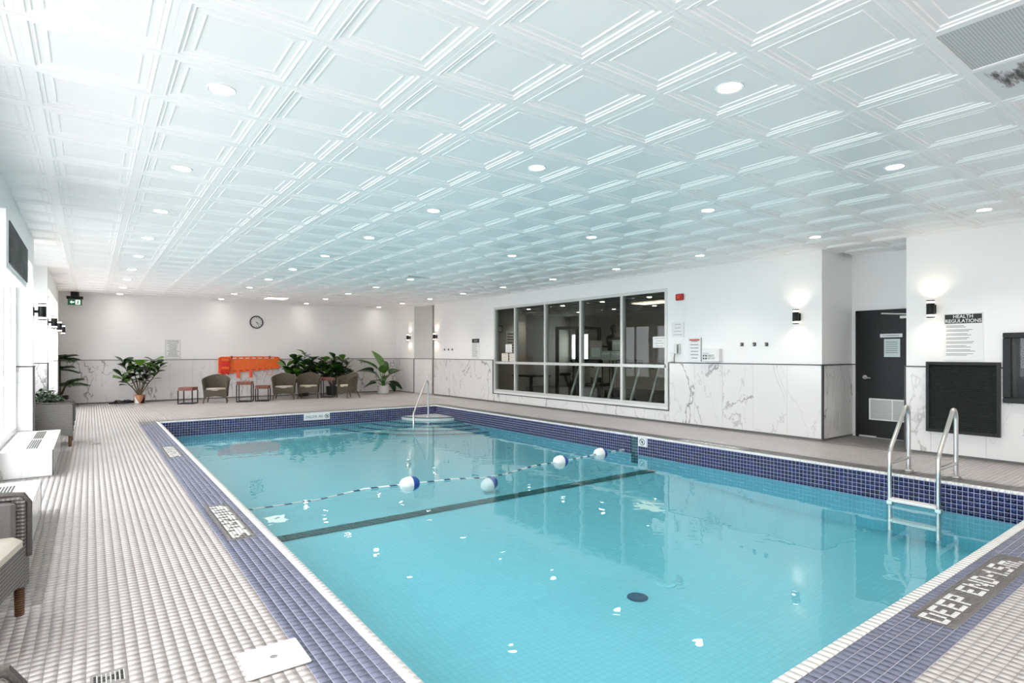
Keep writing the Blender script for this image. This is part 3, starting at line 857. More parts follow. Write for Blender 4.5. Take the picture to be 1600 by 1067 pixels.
MB().lathe([(.24, -.04), (.26, 0), (.24, .04)], 20, (.3, 0, .34), axis='y').build('flywheel', 'gym_black', t)
MB().tube([(.3, 0, .34), (0, 0, .45), (-.3, 0, .75)], .035).build('seat_post', 'gym_black', t)
MB().rbox(-.45, -.18, -.12, .12, .75, .82, .02).build('saddle', 'gym_black', t)
MB().tube([(.3, 0, .34), (.42, 0, 1.0), (.2, 0, 1.15)], .03).build('handlebar', 'gym_black', t)
t = thing('cable_machine', 'dark cable machine with a pull-down arm behind the gym glass', 'gym machine', (11.6, 12.4, -.01), 0.2)
for x, y in ((-.5, -.4), (.5, -.4), (-.5, .4), (.5, .4)): MB().box(x - .04, x + .04, y - .04, y + .04, 0, 2.1).build('post', 'gym_black', t)
MB().box(-.54, .54, -.44, .44, 2.05, 2.13).build('top_frame', 'gym_black', t)
MB().box(-.15, .15, -.1, .1, .1, 1.1).build('weight_stack', 'ink_grey', t)
MB().tube([(.4, -.4, 1.6), (.5, -1.3, 1.45)], .03).build('arm', 'gym_black', t)
MB().rbox(-.3, .3, -.9, -.45, .4, .5, .02).build('bench_pad', 'gym_black', t)
t = thing('work_table', 'dark small table standing behind the second gym pane', 'table', (10.3, 13.0, -.01))
MB().box(-.35, .35, -.45, .45, .68, .72).build('tabletop', 'gym_black', t)
for x in (-.3, .3):
    for y in (-.4, .4): MB().box(x - .025, x + .025, y - .025, y + .025, 0, .68).build('leg', 'gym_black', t)
t = thing('training_dummy', 'dark head-and-torso boxing dummy on a stand behind the gym glass', 'dummy', (12.1, 11.45, -.01), 0.3)
MB().lathe([(.28, 0), (.3, .05), (.27, .3), (.05, .36)], 20).build('base', 'gym_black', t, True)
MB().lathe([(.05, .36), (.05, 1.3)], 12).build('post', 'gym_white', t, True)
m = MB()
prof = [(.15, .11, 1.25), (.17, .12, 1.35), (.19, .13, 1.5), (.23, .13, 1.68), (.25, .12, 1.8), (.18, .10, 1.87), (.08, .08, 1.90), (.06, .065, 1.95), (.075, .09, 1.99), (.095, .115, 2.06), (.09, .11, 2.13), (.05, .06, 2.175)]
vs = []; fs = []
for k, (a, b, z) in enumerate(prof):
    for i in range(16): vs.append((b * math.sin(2 * pi * i / 16), a * math.cos(2 * pi * i / 16), z))
for k in range(len(prof) - 1):
    for i in range(16): j = (i + 1) % 16; fs.append((k * 16 + i, k * 16 + j, k * 16 + 16 + j, k * 16 + 16 + i))
fs += [tuple(range(16)), tuple(range(len(prof) * 16 - 16, len(prof) * 16))]
m.add(vs, fs); m.build('torso', 'gym_black', t, True)
def board(y0, y1, z0, z1, mat, lab, X=11.45, foot=True):
    t = thing('notice_board', lab, 'board', (X, (y0 + y1) / 2, z0)); w = (y1 - y0) / 2
    MB().box(0, .03, -w, w, 0, z1 - z0).build('panel', mat, t)
    MB().box(-.004, .0, -w * .8, w * .8, (z1 - z0) * .55, (z1 - z0) * .8).build('print', 'paper', t)
    if foot:
        for s in (-1, 1): MB().tube([(.02, s * w * .8, 0), (.02, s * w * .8, -z0)], .012, 6).build('leg', 'gym_black', t)
board(11.293, 11.748, 0.662, 1.705, 'pink_board', 'tall pinkish notice board standing behind the gym glass')
board(10.976, 11.317, 1.147, 1.411, 'gym_white', 'low white board left of the pair behind the gym glass')
board(10.577, 10.940, 1.150, 1.410, 'gym_white', 'low white board right of the pair behind the gym glass')
board(10.577, 10.940, 1.425, 1.707, 'gym_white', 'upper white board over the pair behind the gym glass', X=11.5)
def sheet(y0, y1, z0, z1, mat, lab, X=XW - .008, lines=4, ink='ink_grey'):
    t = thing('paper_notice', lab, 'notice', (X, (y0 + y1) / 2, (z0 + z1) / 2)); w, hh = (y1 - y0) / 2, (z1 - z0) / 2
    MB().box(-.003, .0, -w, w, -hh, hh).build('sheet', mat, t)
    m = MB()
    for k in range(lines):
        z = hh * .7 - k * (1.4 * hh / max(1, lines - 1)) if lines > 1 else 0
        ww = w * random.uniform(.45, .75); m.box(-.0036, -.003, -ww, ww, z - hh * .03, z + hh * .03)
    m.build('print_lines', ink, t)['kind'] = 'stuff'
    return t
GLX = XW + .042
sheet(12.207, 12.498, 1.356, 1.581, 'paper', 'white paper sheet taped inside the leftmost gym pane', GLX)
sheet(12.381, 12.677, 1.125, 1.339, 'paper_beige', 'left of two beige sheets low in the leftmost gym pane', GLX, 3)
sheet(12.075, 12.322, 1.125, 1.339, 'paper_beige', 'right of two beige sheets low in the leftmost gym pane', GLX, 3)
sheet(7.16, 7.478, 1.449, 1.669, 'paper', 'white paper notice taped inside the rightmost gym pane', GLX)
sheet(6.702, 6.981, 1.65, 1.927, 'sign_white', 'square white emergency notice on the wall above the phone', lines=4)

# ------------------------------------------------------------------ fittings on the right wall
t = thing('fire_alarm', 'small red fire alarm strobe on the white wall right of the gym window', 'fire alarm', (XW, 6.785, 2.40))
MB().rbox(-.05, 0, -.083, .083, -.062, .062, .01).build('housing', 'alarm_red', t)
MB().rbox(-.062, -.05, -.04, .04, -.03, .03, .005).build('strobe', 'red_plastic', t)
t = thing('wall_phone', 'grey corded emergency phone on the wall under the white notice', 'phone', (XW, 6.84, 1.42))
MB().rbox(-.05, 0, -.06, .06, -.1, .1, .012).build('body', 'aluminium', t)
MB().rbox(-.075, -.05, -.05, -.015, -.085, .085, .01).build('handset', 'ink_grey', t)
MB().tube([(-.06, .03, -.09), (-.05, .055, -.16), (-.045, .058, -.24), (-.04, .05, -.28)], .008, 6).build('cord', 'ink_grey', t)
t = thing('cord_box', 'flat white cover plate on the wall left of the phone', 'plate', (XW, 6.97, 1.26))
MB().rbox(-.02, 0, -.055, .055, -.08, .09, .006).build('cover', 'sign_white', t)
t = sheet(6.325, 6.609, 1.185, 1.624, 'sign_white', 'tall white framed poster between the phone and the first aid box', lines=6)
MB().box(-.0038, -.003, -.11, .11, .165, .195).build('red_heading', 'ink_red', t)
MB().box(-.012, .004, -.148, -.142, -.22, .22).build('frame_edge', 'ink_grey', t)
t = thing('first_aid_box', 'white metal first aid box standing on the wall trim', 'first aid box', (XW, 6.075, 1.305))
MB().rbox(-.10, 0, -.18, .18, -.115, .115, .008).build('body', 'sign_white', t)
c0 = MB().box(-.1015, -.10, .07, .15, -.075, .005).build('emblem', 'ink', t)
m = MB(); m.box(-.1025, -.1015, .098, .122, -.069, -.001); m.box(-.1025, -.1015, .076, .144, -.047, -.023); m.build('cross', 'sign_white', c0)
R_ = (pi / 2, 0, -pi / 2)
text_mesh('lettering', 'FIRST', .058, 'ink', t, (-.101, .055, -.015), R_, 1.0, 'LEFT')
text_mesh('lettering', 'AID KIT', .045, 'ink', t, (-.101, .055, -.06), R_, 1.0, 'LEFT')
MB().box(-.1008, -.1, .03, .15, .03, .038).build('print_line', 'ink_grey', t)
def hook(y, z, lab):
    t = thing('wall_hook', lab, 'hook', (XW, y, z), 0, 'small metal robe hooks on the white wall')
    MB().rbox(-.012, 0, -.03, .03, -.03, .03, .004).build('plate', 'trim_dark', t)
    MB().tube([(-.01, 0, .01), (-.05, 0, -.01), (-.06, 0, -.025), (-.055, 0, .005)], .007, 6).build('peg', 'steel', t)
for y, z, lab in ((5.516, 1.49, 'left'), (5.288, 1.488, 'middle'), (5.074, 1.485, 'right')):
    hook(y, z, '%s one of three wall hooks between the first aid box and the sconce' % lab)
for y, lab in ((15.71, 'left'), (15.47, 'middle'), (15.24, 'right')):
    hook(y, 1.46, '%s one of three far wall hooks left of the gym window' % lab)
def rules_sign(name, y, zt, zb, w, head, lab, nl, fs):
    t = thing(name, lab, 'sign', (XW, y, (zt + zb) / 2)); hh = (zt - zb) / 2; w /= 2
    MB().rbox(-.006, 0, -w, w, -hh, hh, .002).build('board', 'sign_white', t)
    hb = MB().box(-.0068, -.006, -w * .92, w * .92, hh * .57, hh * .96).build('heading_band', 'ink', t)
    ls = head.split('\n') if head else []
    if not head: MB().box(-.0074, -.0068, -w * .45, w * .45, hh * .68, hh * .84).build('heading_print', 'ink_grey', hb)
    for k, s in enumerate(ls):
        text_mesh('lettering', s, fs, 'sign_white', hb, (-.0072, 0, hh * (.765 + (.095 if k == 0 else -.095) * (len(ls) > 1))), R_, .92, bold=.0008)
    m = MB(); z = hh * .47
    for k in range(nl):
        a = random.uniform(.5, .9); m.box(-.0066, -.006, -w * .85 + (1 - a) * w * 1.7, w * .85, z - hh * .012, z + hh * .012)
        z -= hh * 1.36 / nl * (1.35 if k % 2 else .65)
    m.build('print_lines', 'ink_grey', t)['kind'] = 'stuff'
    return t
rules_sign('health_sign', 2.438, 1.85, 1.245, .42, 'HEALTH\nREGULATIONS', 'white HEALTH REGULATIONS sign with black heading above the large louver', 16, .062)
rules_sign('rules_sign', 13.915, 1.77, 1.19, .42, '', 'white rules sign with black heading left of the gym window', 14, .07)
# large black louver
t = thing('louver_panel', 'large square black louvered panel over the marble near the pool ladder', 'louver', (XW, 2.4405, .765))
w_, h_ = .385, .46
for a in ((-w_, w_, -h_, -h_ + .035), (-w_, w_, h_ - .035, h_), (-w_, -w_ + .035, -h_ + .035, h_ - .035), (w_ - .035, w_, -h_ + .035, h_ - .035)):
    MB().box(-.06, -.014, a[0], a[1], a[2], a[3]).build('frame_bar', 'black_metal', t)
MB().box(-.025, -.014, -w_ + .03, w_ - .03, -h_ + .03, h_ - .03).build('back_plate', 'black_louver', t)
for k in range(34):
    z = -h_ + .05 + k * (2 * h_ - .1) / 33
    MB().add([(-.05, -w_ + .035, z - .008), (-.05, w_ - .035, z - .008), (-.026, w_ - .035, z + .012), (-.026, -w_ + .035, z + .012),
              (-.048, -w_ + .035, z - .011), (-.048, w_ - .035, z - .011), (-.024, w_ - .035, z + .009), (-.024, -w_ + .035, z + .009)],
             [(0, 1, 2, 3), (7, 6, 5, 4), (0, 4, 5, 1), (3, 2, 6, 7)]).build('slat', 'black_louver', t, fixn=False)
# extinguisher cabinet at the right edge
t = thing('extinguisher_cabinet', 'black framed recessed fire hose cabinet at the right edge', 'cabinet', (XW, 1.68, 1.16))
for a in ((-.35, .35, -.425, -.36), (-.35, .35, .36, .425), (-.35, -.27, -.36, .36), (.27, .35, -.36, .36)): MB().rbox(-.07, -.014, a[0], a[1], a[2], a[3], .006).build('frame_bar', 'black_satin', t)
MB().box(-.022, -.014, -.28, .28, -.37, .37).build('back_plate', 'black_satin', t)
MB().quad((-.05, -.27, -.36), (-.05, .27, -.36), (-.05, .27, .36), (-.05, -.27, .36)).build('pane', 'window_glass', t)
t2 = thing('fire_hose', 'dark red fire equipment seen behind the black cabinet glass', 'fire equipment', (XW - .0225, 1.66, .95))
MB().rbox(-.022, -.001, -.2, .12, .22, .5, .005).build('red_case', 'red_metal', t2)
MB().lathe([(.009, 0), (.01, .01), (.01, .18), (.005, .21)], 14, (-.012, .07, -.02)).build('white_nozzle', 'sign_white', t2)

# door in the recess
dr = struct(bpy.data.objects.new('door_1', None)); col.objects.link(dr); dr.location = (10.0, 3.62, 0)
MB().box(-.03, -.001, -.47, .46, .012, 1.975).build('door_leaf', 'black_satin', dr)
for a in ((-.51, -.47, 0, 2.02), (.46, .50, 0, 2.02), (-.51, .50, 1.975, 2.02)):
    MB().box(-.04, -.001, a[0], a[1], a[2], a[3]).build('door_frame', 'black_metal', dr)
hd = MB().lathe([(.034, 0), (.034, .012), (.02, .02), (.014, .05)], 18, (0, 0, 0), axis='x').build('handle', 'steel', dr, True); hd.location = (-.031, .362, .955); hd.rotation_euler = (0, 0, pi)
MB().tube([(.048, 0, 0), (.052, .02, -.004), (.052, .1, -.01)], .011, 8).build('lever', 'steel', hd, True)
lv = MB()
for a in ((-.38, .30, .285, .305), (-.38, .30, .605, .625), (-.38, -.36, .305, .605), (.28, .30, .305, .605), (-.035, -.02, .305, .605)): lv.box(-.045, -.03, *a)
lo = lv.build('grille_frame', 'white_metal', dr)
MB().box(-.034, -.03, -.36, .28, .305, .605).build('grille_back', 'ink_grey', lo)
for k in range(16):
    MB().box(-.043, -.034, -.36, .28, .312 + k * .0185, .322 + k * .0185).build('grille_slat', 'aluminium', lo)
for y0, y1, z0, z1, mt in ((-.16, .145, 1.585, 1.64, 'sign_white'), (-.13, .09, 1.28, 1.56, 'paper_blue')):
    s = MB().box(-.034, -.03, y0, y1, z0, z1).build('notice', mt, dr)
    m = MB()
    for k in range(1 if z1 - z0 < .1 else 6): zz = (z0 + z1) / 2 if z1 - z0 < .1 else z1 - .05 - k * .032; m.box(-.0345, -.034, y0 * .75, y1 * .75, zz - .005, zz + .005)
    m.build('print_lines', 'ink_grey', s)['kind'] = 'stuff'
cl_ = MB(); cl_.box(-.07, -.03, -.42, -.14, 1.87, 1.91); cl_.tube([(-.05, -.3, 1.93), (-.09, -.05, 1.945), (-.05, .12, 1.96)], .012, 6)
cl_.build('door_closer', 'aluminium', dr)
MB().box(-.034, -.03, .2, .45, .012, .03).build('kick_strip', 'aluminium', dr)

# ------------------------------------------------------------------ sconces
def make_sconce():
    t = thing('wall_sconce', 'x', 'sconce', (0, 0, 0), 0, 'black up-down wall sconces')
    MB().rbox(-.012, 0, -.035, .035, -.06, .06, .003).build('wall_plate', 'black_metal', t)
    MB().box(-.06, -.01, -.014, .014, -.018, .018).build('arm', 'black_metal', t)
    MB().lathe([(.044, -.075), (.046, -.07), (.046, .07), (.044, .075)], 20, (-.095, 0, 0)).build('body', 'black_satin', t, True)
    for s in (-1, 1):
        MB().lathe([(.04, s * .0755), (.04, s * .1)], 20, (-.095, 0, 0)).build('glow_band', 'sconce_glow', t)
        MB().lathe([(.046, s * .1), (.046, s * .115), (.036, s * .115), (.036, s * .1)], 20, (-.095, 0, 0), cap=False).build('end_ring', 'black_metal', t, True)
    for s in (-1, 1):
        light('sconce_lamp', 'SPOT', t, (-.095, 0, s * .12), SCONCE_W * 5, (1.0, 0.80, 0.60), .03, (0 if s < 0 else pi, 0, 0), math.radians(140), 1.0)
    return t
S0 = make_sconce(); s_used = False
def sconce(x, y, z, rz, lab):
    global s_used
    o = S0 if not s_used else copy_tree(S0); s_used = True
    o.location = (x, y, z); o.rotation_euler = (0, 0, rz); o['label'] = lab
sconce(XW, 4.545, 1.91, 0, 'lit black wall sconce right of the three hooks beside the recess corner')
sconce(XW, 2.761, 1.92, 0, 'lit black wall sconce above left of the HEALTH REGULATIONS sign')
sconce(XW, 16.22, 1.88, 0, 'lit black wall sconce at the far left end of the gym window wall')
sconce(8.78, 17.72, 1.88, 0, 'lit black wall sconce on the far wall above the white-potted plant')
sconce(XL, 10.18, 1.91, pi, 'black wall sconce on the window pier nearest the camera')
sconce(XL, 13.45, 1.91, pi, 'second black wall sconce from the camera along the windows')
sconce(XL, 15.6, 1.91 + .0, pi, 'third black wall sconce from the camera along the windows')
sconce(XL, 17.59, 1.91, pi, 'farthest black wall sconce along the windows')


# ------------------------------------------------------------------ window side
def win_left(name, y0, y1, z0, z1, mull, X=WP, fw=.07):
    return window(name, X - .07, y0, y1, z0, z1, mull, (), fw, .07, 'white_metal', 'window_glass')
win_left('window_2', 8.0, 10.1, 0.285, 2.52, (8.72, 9.42))
win_left('window_3', 13.55, 15.5, 0.285, 2.55, (14.5,))
win_left('window_4', 15.7, 17.5, 0.285, 2.55, (16.6,))
win_left('window_5', 4.2, 6.1, 0.285, 2.52, (5.1,))
win_left('added_window_6', YF, 4.05, 0.3, 2.5, (-2.6, -1.2, .2, 1.6, 2.9), X=-1.1)  # out of view, added to let more daylight in
win_left('added_window_7', 10.28, 13.35, 0.9, 2.5, (11.3, 12.3), X=-1.1)  # unseen bay window, added for the daylight it gives
d2 = struct(bpy.data.objects.new('door_2', None)); col.objects.link(d2)
for a in ((6.1, 6.16, 0, 2.12), (7.93, 8.0, 0, 2.12), (6.16, 7.93, 2.05, 2.12), (6.16, 7.93, 0, .07), (7.0, 7.07, .07, 2.05), (6.16, 6.22, .07, 2.05), (7.87, 7.93, .07, 2.05)):
    MB().box(WP - .06, WP + .02, a[0], a[1], a[2], a[3]).build('door_frame', 'aluminium', d2)
for a in ((6.2, 7.02), (7.05, 7.9)): MB().quad((WP - .02, a[0], .07), (WP - .02, a[1], .07), (WP - .02, a[1], 2.05), (WP - .02, a[0], 2.05)).build('pane', 'window_glass', d2)
MB().box(WP - .06, WP + .02, 6.1, 8.0, 2.12, 2.52).build('head_panel', 'white_metal', d2)
MB().tube([(WP + .02, 7.9, .93), (WP + .06, 7.9, .95), (WP + .07, 7.9, 1.05), (WP + .06, 7.9, 1.15), (WP + .02, 7.9, 1.17)], .014, 8).build('pull_handle', 'white_metal', d2, True)
# duct box with louver over the door
t = thing('duct_box', 'white boxed duct with grey louver grille above the glass sliding door', 'vent', (-.55, 7.05, 2.03))
MB().box(-.245, 0, -.9, .9, 0, .48).build('box', 'paint_white', t)
MB().box(0, .01, -.84, .86, .03, .42).build('grille_frame', 'white_metal', t)
MB().box(.01, .014, -.82, .84, .05, .40).build('grille_back', 'dark_louver', t)
for k in range(18): MB().box(.013, .02, -.82, .84, .055 + k * .0195, .064 + k * .0195).build('grille_slat', 'dark_louver', t)
def heater(y0, y1, lab, x1=-.33, grilles=()):
    t = thing('heater_cover', lab, 'heater', (x1, (y0 + y1) / 2, 0)); hy = (y1 - y0) / 2; D = x1 - WP
    MB().box(-D + .02, -.012, -hy + .012, hy - .012, 0, .268).build('box', 'paint_white', t)
    MB().box(-D + .02, .0, -hy, hy, .268, .284).build('top_slab', 'sign_white', t)
    m_ = MB().box(-D + .03, -.002, -hy, -hy + .012, .004, .268).build('marble_panel', 'marble', t)
    for k in range(max(1, int(2 * hy / .6))):
        n = max(1, int(2 * hy / .6)); a = -hy + .012 + k * (2 * hy - .024) / n; b = a + (2 * hy - .024) / n
        MB().box(-.012, .0, a + .001, b - .001, .004, .268).build('marble_panel', 'marble', t)
    MB().box(-.006, .002, -hy - .002, -hy + .006, .0, .284).build('corner_trim', 'trim_dark', t)
    MB().box(-.006, .002, hy - .006, hy + .002, .0, .284).build('corner_trim', 'trim_dark', t)
    for c in grilles:
        g = MB().box(-.24, -.14, c - .42 - (y0 + y1) / 2, c + .42 - (y0 + y1) / 2, .284, .289).build('grille', 'aluminium', t)
        for k in range(5): MB().box(-.236 + k * .02, -.225 + k * .02, c - .4 - (y0 + y1) / 2, c + .4 - (y0 + y1) / 2, .289, .291).build('grille_slot', 'black_metal', g)
heater(8.0, 10.06, 'low white marble heater cover under the window past the glass door', grilles=(8.58, 9.48))
heater(4.25, 6.14, 'low white marble heater cover behind the nearest wicker armchair', grilles=(5.55,))

# ------------------------------------------------------------------ wicker armchairs on the window side
def make_armchair():
    t = thing('wicker_armchair', 'x', 'armchair', (0, 0, 0), 0, 'grey wicker armchairs along the windows')
    # local: front faces +x, front face at x=0, y centred, width 2*W
    W, D_ = .375, .66
    m = MB(); n = 9
    def arm_z(x):  # x from 0 (front) to -D_
        k = -x / D_
        return .605 + .02 * k + .10 * max(0, k - .45) ** 1.5 / .41
    for s in (-1, 1):
        sec = []
        for i in range(n):
            x = -D_ * i / (n - 1)
            sec.append((x, arm_z(x)))
        y0, y1 = sorted((s * W, s * (W - .075)))
        poly = [(0, .14)] + [(x, z) for x, z in sec] + [(-D_, .14)] 
        poly = [(0.0, .15), (0.0, arm_z(0) - .02), (-.02, arm_z(0))] + sec[1:] + [(-D_, .16), (-D_ * .5, .20)]
        a = MB(); a.prism(poly, y0, y1, 'xz'); a.build('arm', 'wicker_grey', t)
        r = MB(); r.tube([(.006, s * (W - .037), .3), (.006, s * (W - .037), arm_z(0) - .03), (-.015, s * (W - .037), arm_z(0) + .006)] + [(x, s * (W - .037), z + .008) for x, z in sec[1:]], .016, 8)
        r.build('arm_rail', 'rail_dark', t, True)
    MB().box(-D_ - .02, -D_ + .06, -W + .07, W - .07, .16, .72).build('backrest', 'wicker_grey', t)
    MB().tube([(-D_ + .02, -W + .04, .735), (-D_ + .02, W - .04, .735)], .02, 8).build('back_rail', 'rail_dark', t, True)
    ap = MB(); ap.prism([(-W + .07, .36), (W - .07, .36), (W - .07, .15), (W - .2, .19), (0, .205), (-W + .2, .19), (-W + .07, .15)], -.03, .002, 'yz'); ap.build('apron', 'wicker_grey', t)
    MB().box(-D_ + .05, -.028, -W + .075, W - .075, .30, .34).build('seat_base', 'wicker_grey', t)
    MB().rbox(-D_ + .06, .0, -W + .078, W - .078, .34, .42, .025).build('seat_cushion', 'cushion_beige', t, True)
    MB().rbox(-D_ + .06, -D_ + .17, -W + .08, W - .08, .42, .70, .03).build('back_cushion', 'cushion_dark', t, True)
    for s in (-1, 1):
        MB().rbox(-D_ + .17, -.03, s * (W - .095) - .02, s * (W - .095) + .02, .40, .595, .015).build('arm_pad', 'cushion_dark', t, True)
    for x in (-.03, -D_ + .03):
        for s in (-1, 1): MB().tube([(x, s * (W - .035), .2), (x, s * (W - .035), 0)], [.024, .02], 10).build('leg', 'rattan_wrap', t, True)
    return t
A0 = make_armchair()
A0.location = (-.32, 3.49, 0); A0.rotation_euler.z = -.174; A0['label'] = 'grey wicker armchair with brown wrapped leg cut off by the left edge'
c1 = copy_tree(A0); c1.location = (-.205, 10.32 + .375, 0); c1.rotation_euler.z = 0; c1['label'] = 'grey wicker armchair past the window heater with a leafy plant on it'
c2 = copy_tree(A0); c2.location = (-.125, 1.76 - .375, 0); c2.rotation_euler.z = .04; c2['label'] = 'wicker armchair arm showing in the bottom left corner'

# ------------------------------------------------------------------ tub chairs by the back wall
def make_tub():
    t = thing('tub_chair', 'x', 'chair', (0, 0, 0), 0, 'brown wicker tub chairs by the back wall')
    n = 29; A = math.radians(118)
    ins, outs = [], []
    m = MB(); vs = []; fs = []; rows = 7
    def sect(a):
        k = abs(a) / A
        top = .745 - .19 * (k ** 2.2)
        return top
    for s_, off in ((0, 0.0), (1, .028)):
        for r in range(rows):
            f_ = r / (rows - 1)
            for i in range(n):
                a = -A + 2 * A * i / (n - 1)
                z = .16 + .035 * math.cos(a * 1.5) ** 2 + (sect(a) - .19) * f_
                fl_ = 1 + .16 * f_ ** 1.6
                rx, ry = (.30 - off) * fl_, (.29 - off) * fl_
                vs.append((rx * math.sin(a), ry * math.cos(a) - .02, z))
    k = rows * n
    for s_ in (0, 1):
        for r in range(rows - 1):
            for i in range(n - 1):
                q = (s_ * k + r * n + i, s_ * k + r * n + i + 1, s_ * k + (r + 1) * n + i + 1, s_ * k + (r + 1) * n + i)
                fs.append(q if s_ else q[::-1])
    for i in range(n - 1):
        fs.append(((rows - 1) * n + i, (rows - 1) * n + i + 1, k + (rows - 1) * n + i + 1, k + (rows - 1) * n + i)); fs.append((i, i + 1, k + i + 1, k + i))
    for r in range(rows - 1):
        for i in (0, n - 1): fs.append((r * n + i, (r + 1) * n + i, k + (r + 1) * n + i, k + r * n + i))
    m.add(vs, fs); m.build('shell', 'wicker_brown', t, True)
    rim = []
    for i in range(n):
        a = -A + 2 * A * i / (n - 1); z = .16 + .035 * math.cos(a * 1.5) ** 2 + (sect(a) - .19)
        rim.append(((.30 - .014) * 1.16 * math.sin(a), (.29 - .014) * 1.16 * math.cos(a) - .02, z + .004))
    MB().tube(rim, .015, 8).build('rim', 'wicker_brown', t, True)
    ap = MB(); ap.prism([(-.27, .36), (.27, .36), (.275, .13), (.19, .165), (0, .185), (-.19, .165), (-.275, .13)], -.185, -.16, 'xz'); ap.build('apron', 'wicker_brown', t)
    s = MB(); s.lathe([(.24, .33), (.26, .35), (.26, .385), (.24, .40)], 24, (0, 0, 0)); sc_ = s.build('seat_cushion', 'cushion_cream', t, True); sc_.scale = (1, .85, 1); sc_.location = (0, .02, 0)
    for x, y, dx, dy in ((-.25, -.17, -.035, -.02), (.25, -.17, .035, -.02), (-.2, .2, -.05, .08), (.2, .2, .05, .08)):
        MB().tube([(x, y, .2), (x + dx, y + dy, 0)], [.02, .014], 8).build('leg', 'wicker_brown', t, True)
    return t
B0 = make_tub(); B0.location = (2.74, 17.2, 0); B0.rotation_euler.z = -.30; B0['label'] = 'brown wicker tub chair standing alone between two side tables'
for (x, y, r, lb) in ((4.52, 17.24, -.32, 'brown wicker tub chair right of the nested side tables'), (5.22, 17.24, -.42, 'brown wicker tub chair in front of the dark fig plants'),
                      (6.22, 16.75, -1.35, 'brown wicker tub chair turned sideways beside the white-potted plant')):
    c = copy_tree(B0); c.location = (x, y, 0); c.rotation_euler.z = r; c['label'] = lb

def side_table(x, y, w, h, rz, lab):
    t = thing('side_table', lab, 'side table', (x, y, 0), rz, 'wood topped side tables with black frames')
    w /= 2
    MB().rbox(-w, w, -w, w, h - .085, h, .006).build('tabletop', 'wood_red', t)
    for a in (-1, 1):
        for b in (-1, 1): MB().box(a * w * .97 - .012, a * w * .97 + .012, b * w * .97 - .012, b * w * .97 + .012, 0, h - .085).build('leg', 'black_metal', t)
        MB().box(-w * .97, w * .97, a * w * .97 - .011, a * w * .97 + .011, 0, .022).build('base_bar', 'black_metal', t)
        MB().box(a * w * .97 - .011, a * w * .97 + .011, -w * .97, w * .97, 0, .0215).build('base_bar', 'black_metal', t)
side_table(2.09, 17.35, .36, .44, -.5, 'low wood topped side table left of the lone tub chair')
side_table(3.45, 17.12, .38, .56, -.35, 'taller of two nested side tables under the orange spine board')
side_table(3.90, 17.05, .34, .44, -.4, 'lower of two nested side tables under the orange spine board')
side_table(5.84, 17.35, .36, .60, -.5, 'wood topped side table beside the sideways tub chair')

# ------------------------------------------------------------------ plants
def leaf_mesh(name, L, Wd, shape, mat, fold=.18, droop=.25, n=7):
    m = MB(); vs = []; fs = []
    for i in range(n + 1):
        k = i / n; w = Wd * shape(k); y = L * k; z = -droop * L * k * k
        vs += [(-w, y, z + fold * w), (-w * .5, y, z + fold * w * .3), (0, y, z - .004), (w * .5, y, z + fold * w * .3), (w, y, z + fold * w)]
    for i in range(n):
        for j in range(4): fs.append((i * 5 + j, i * 5 + j + 1, i * 5 + j + 6, i * 5 + j + 5))
    m.add(vs, fs); me = m.mesh(name, False); me.materials.append(M(mat))
    me.polygons.foreach_set('use_smooth', [True] * len(me.polygons)); return me
fig_shape = lambda k: max(.02, math.sin(pi * min(1, k ** 1.35)) ** .6 * (.55 + .55 * k)) if 0 < k < 1 else .02
fig_d = leaf_mesh('leaf', 1.0, .40, fig_shape, 'leaf_dark'); fig_l = leaf_mesh('leaf', 1.0, .40, fig_shape, 'leaf_light')
pad_shape = lambda k: .03 if k < .12 else max(.03, math.sin(pi * ((k - .12) / .88) ** .8) ** .7)
pad_l = leaf_mesh('leaf', 1.0, .31, pad_shape, 'leaf_banana', .3, .3, 10)
pad_d = leaf_mesh('leaf', 1.0, .27, pad_shape, 'leaf_dark', .3, .35, 10)
def leaf(me, parent, pos, az, el, size, roll=0.0):
    o = bpy.data.objects.new('leaf', me); col.objects.link(o); o.parent = parent; o.location = pos; o.scale = (size,) * 3
    o.rotation_euler = (Matrix.Rotation(az, 3, 'Z') @ Matrix.Rotation(el, 3, 'X') @ Matrix.Rotation(roll, 3, 'Y')).to_euler()
    return o
def fig_plant(x, y, lab, stems, nleaf, size, z0, pot, seed):
    R = random.Random(seed)
    t = thing('fiddle_leaf_fig', lab, 'plant', (x, y, 0))
    pot(t)
    for sx, sy, sz in stems:
        pts = [(0, 0, z0 - .05), (sx * .35, sy * .35, z0 + (sz - z0) * .35), (sx * .8, sy * .8, z0 + (sz - z0) * .75), (sx, sy, sz)]
        MB().tube(pts, [.018, .015, .011, .007], 7).build('stem', 'bark', t, True)
        for k in range(nleaf):
            f = .40 + .6 * k / (nleaf - 1)
            i = f * 3; a = int(min(2, i)); g = i - a; p = Vector(pts[a]).lerp(Vector(pts[a + 1]), g)
            az = k * 2.4 + R.uniform(-.4, .4); el = R.uniform(-.15, .5) + .55 * f
            leaf(fig_l if (R.random() < .10 + .32 * (f > .85)) else fig_d, t, p, az, el, size * R.uniform(.75, 1.15), R.uniform(-.5, .5))
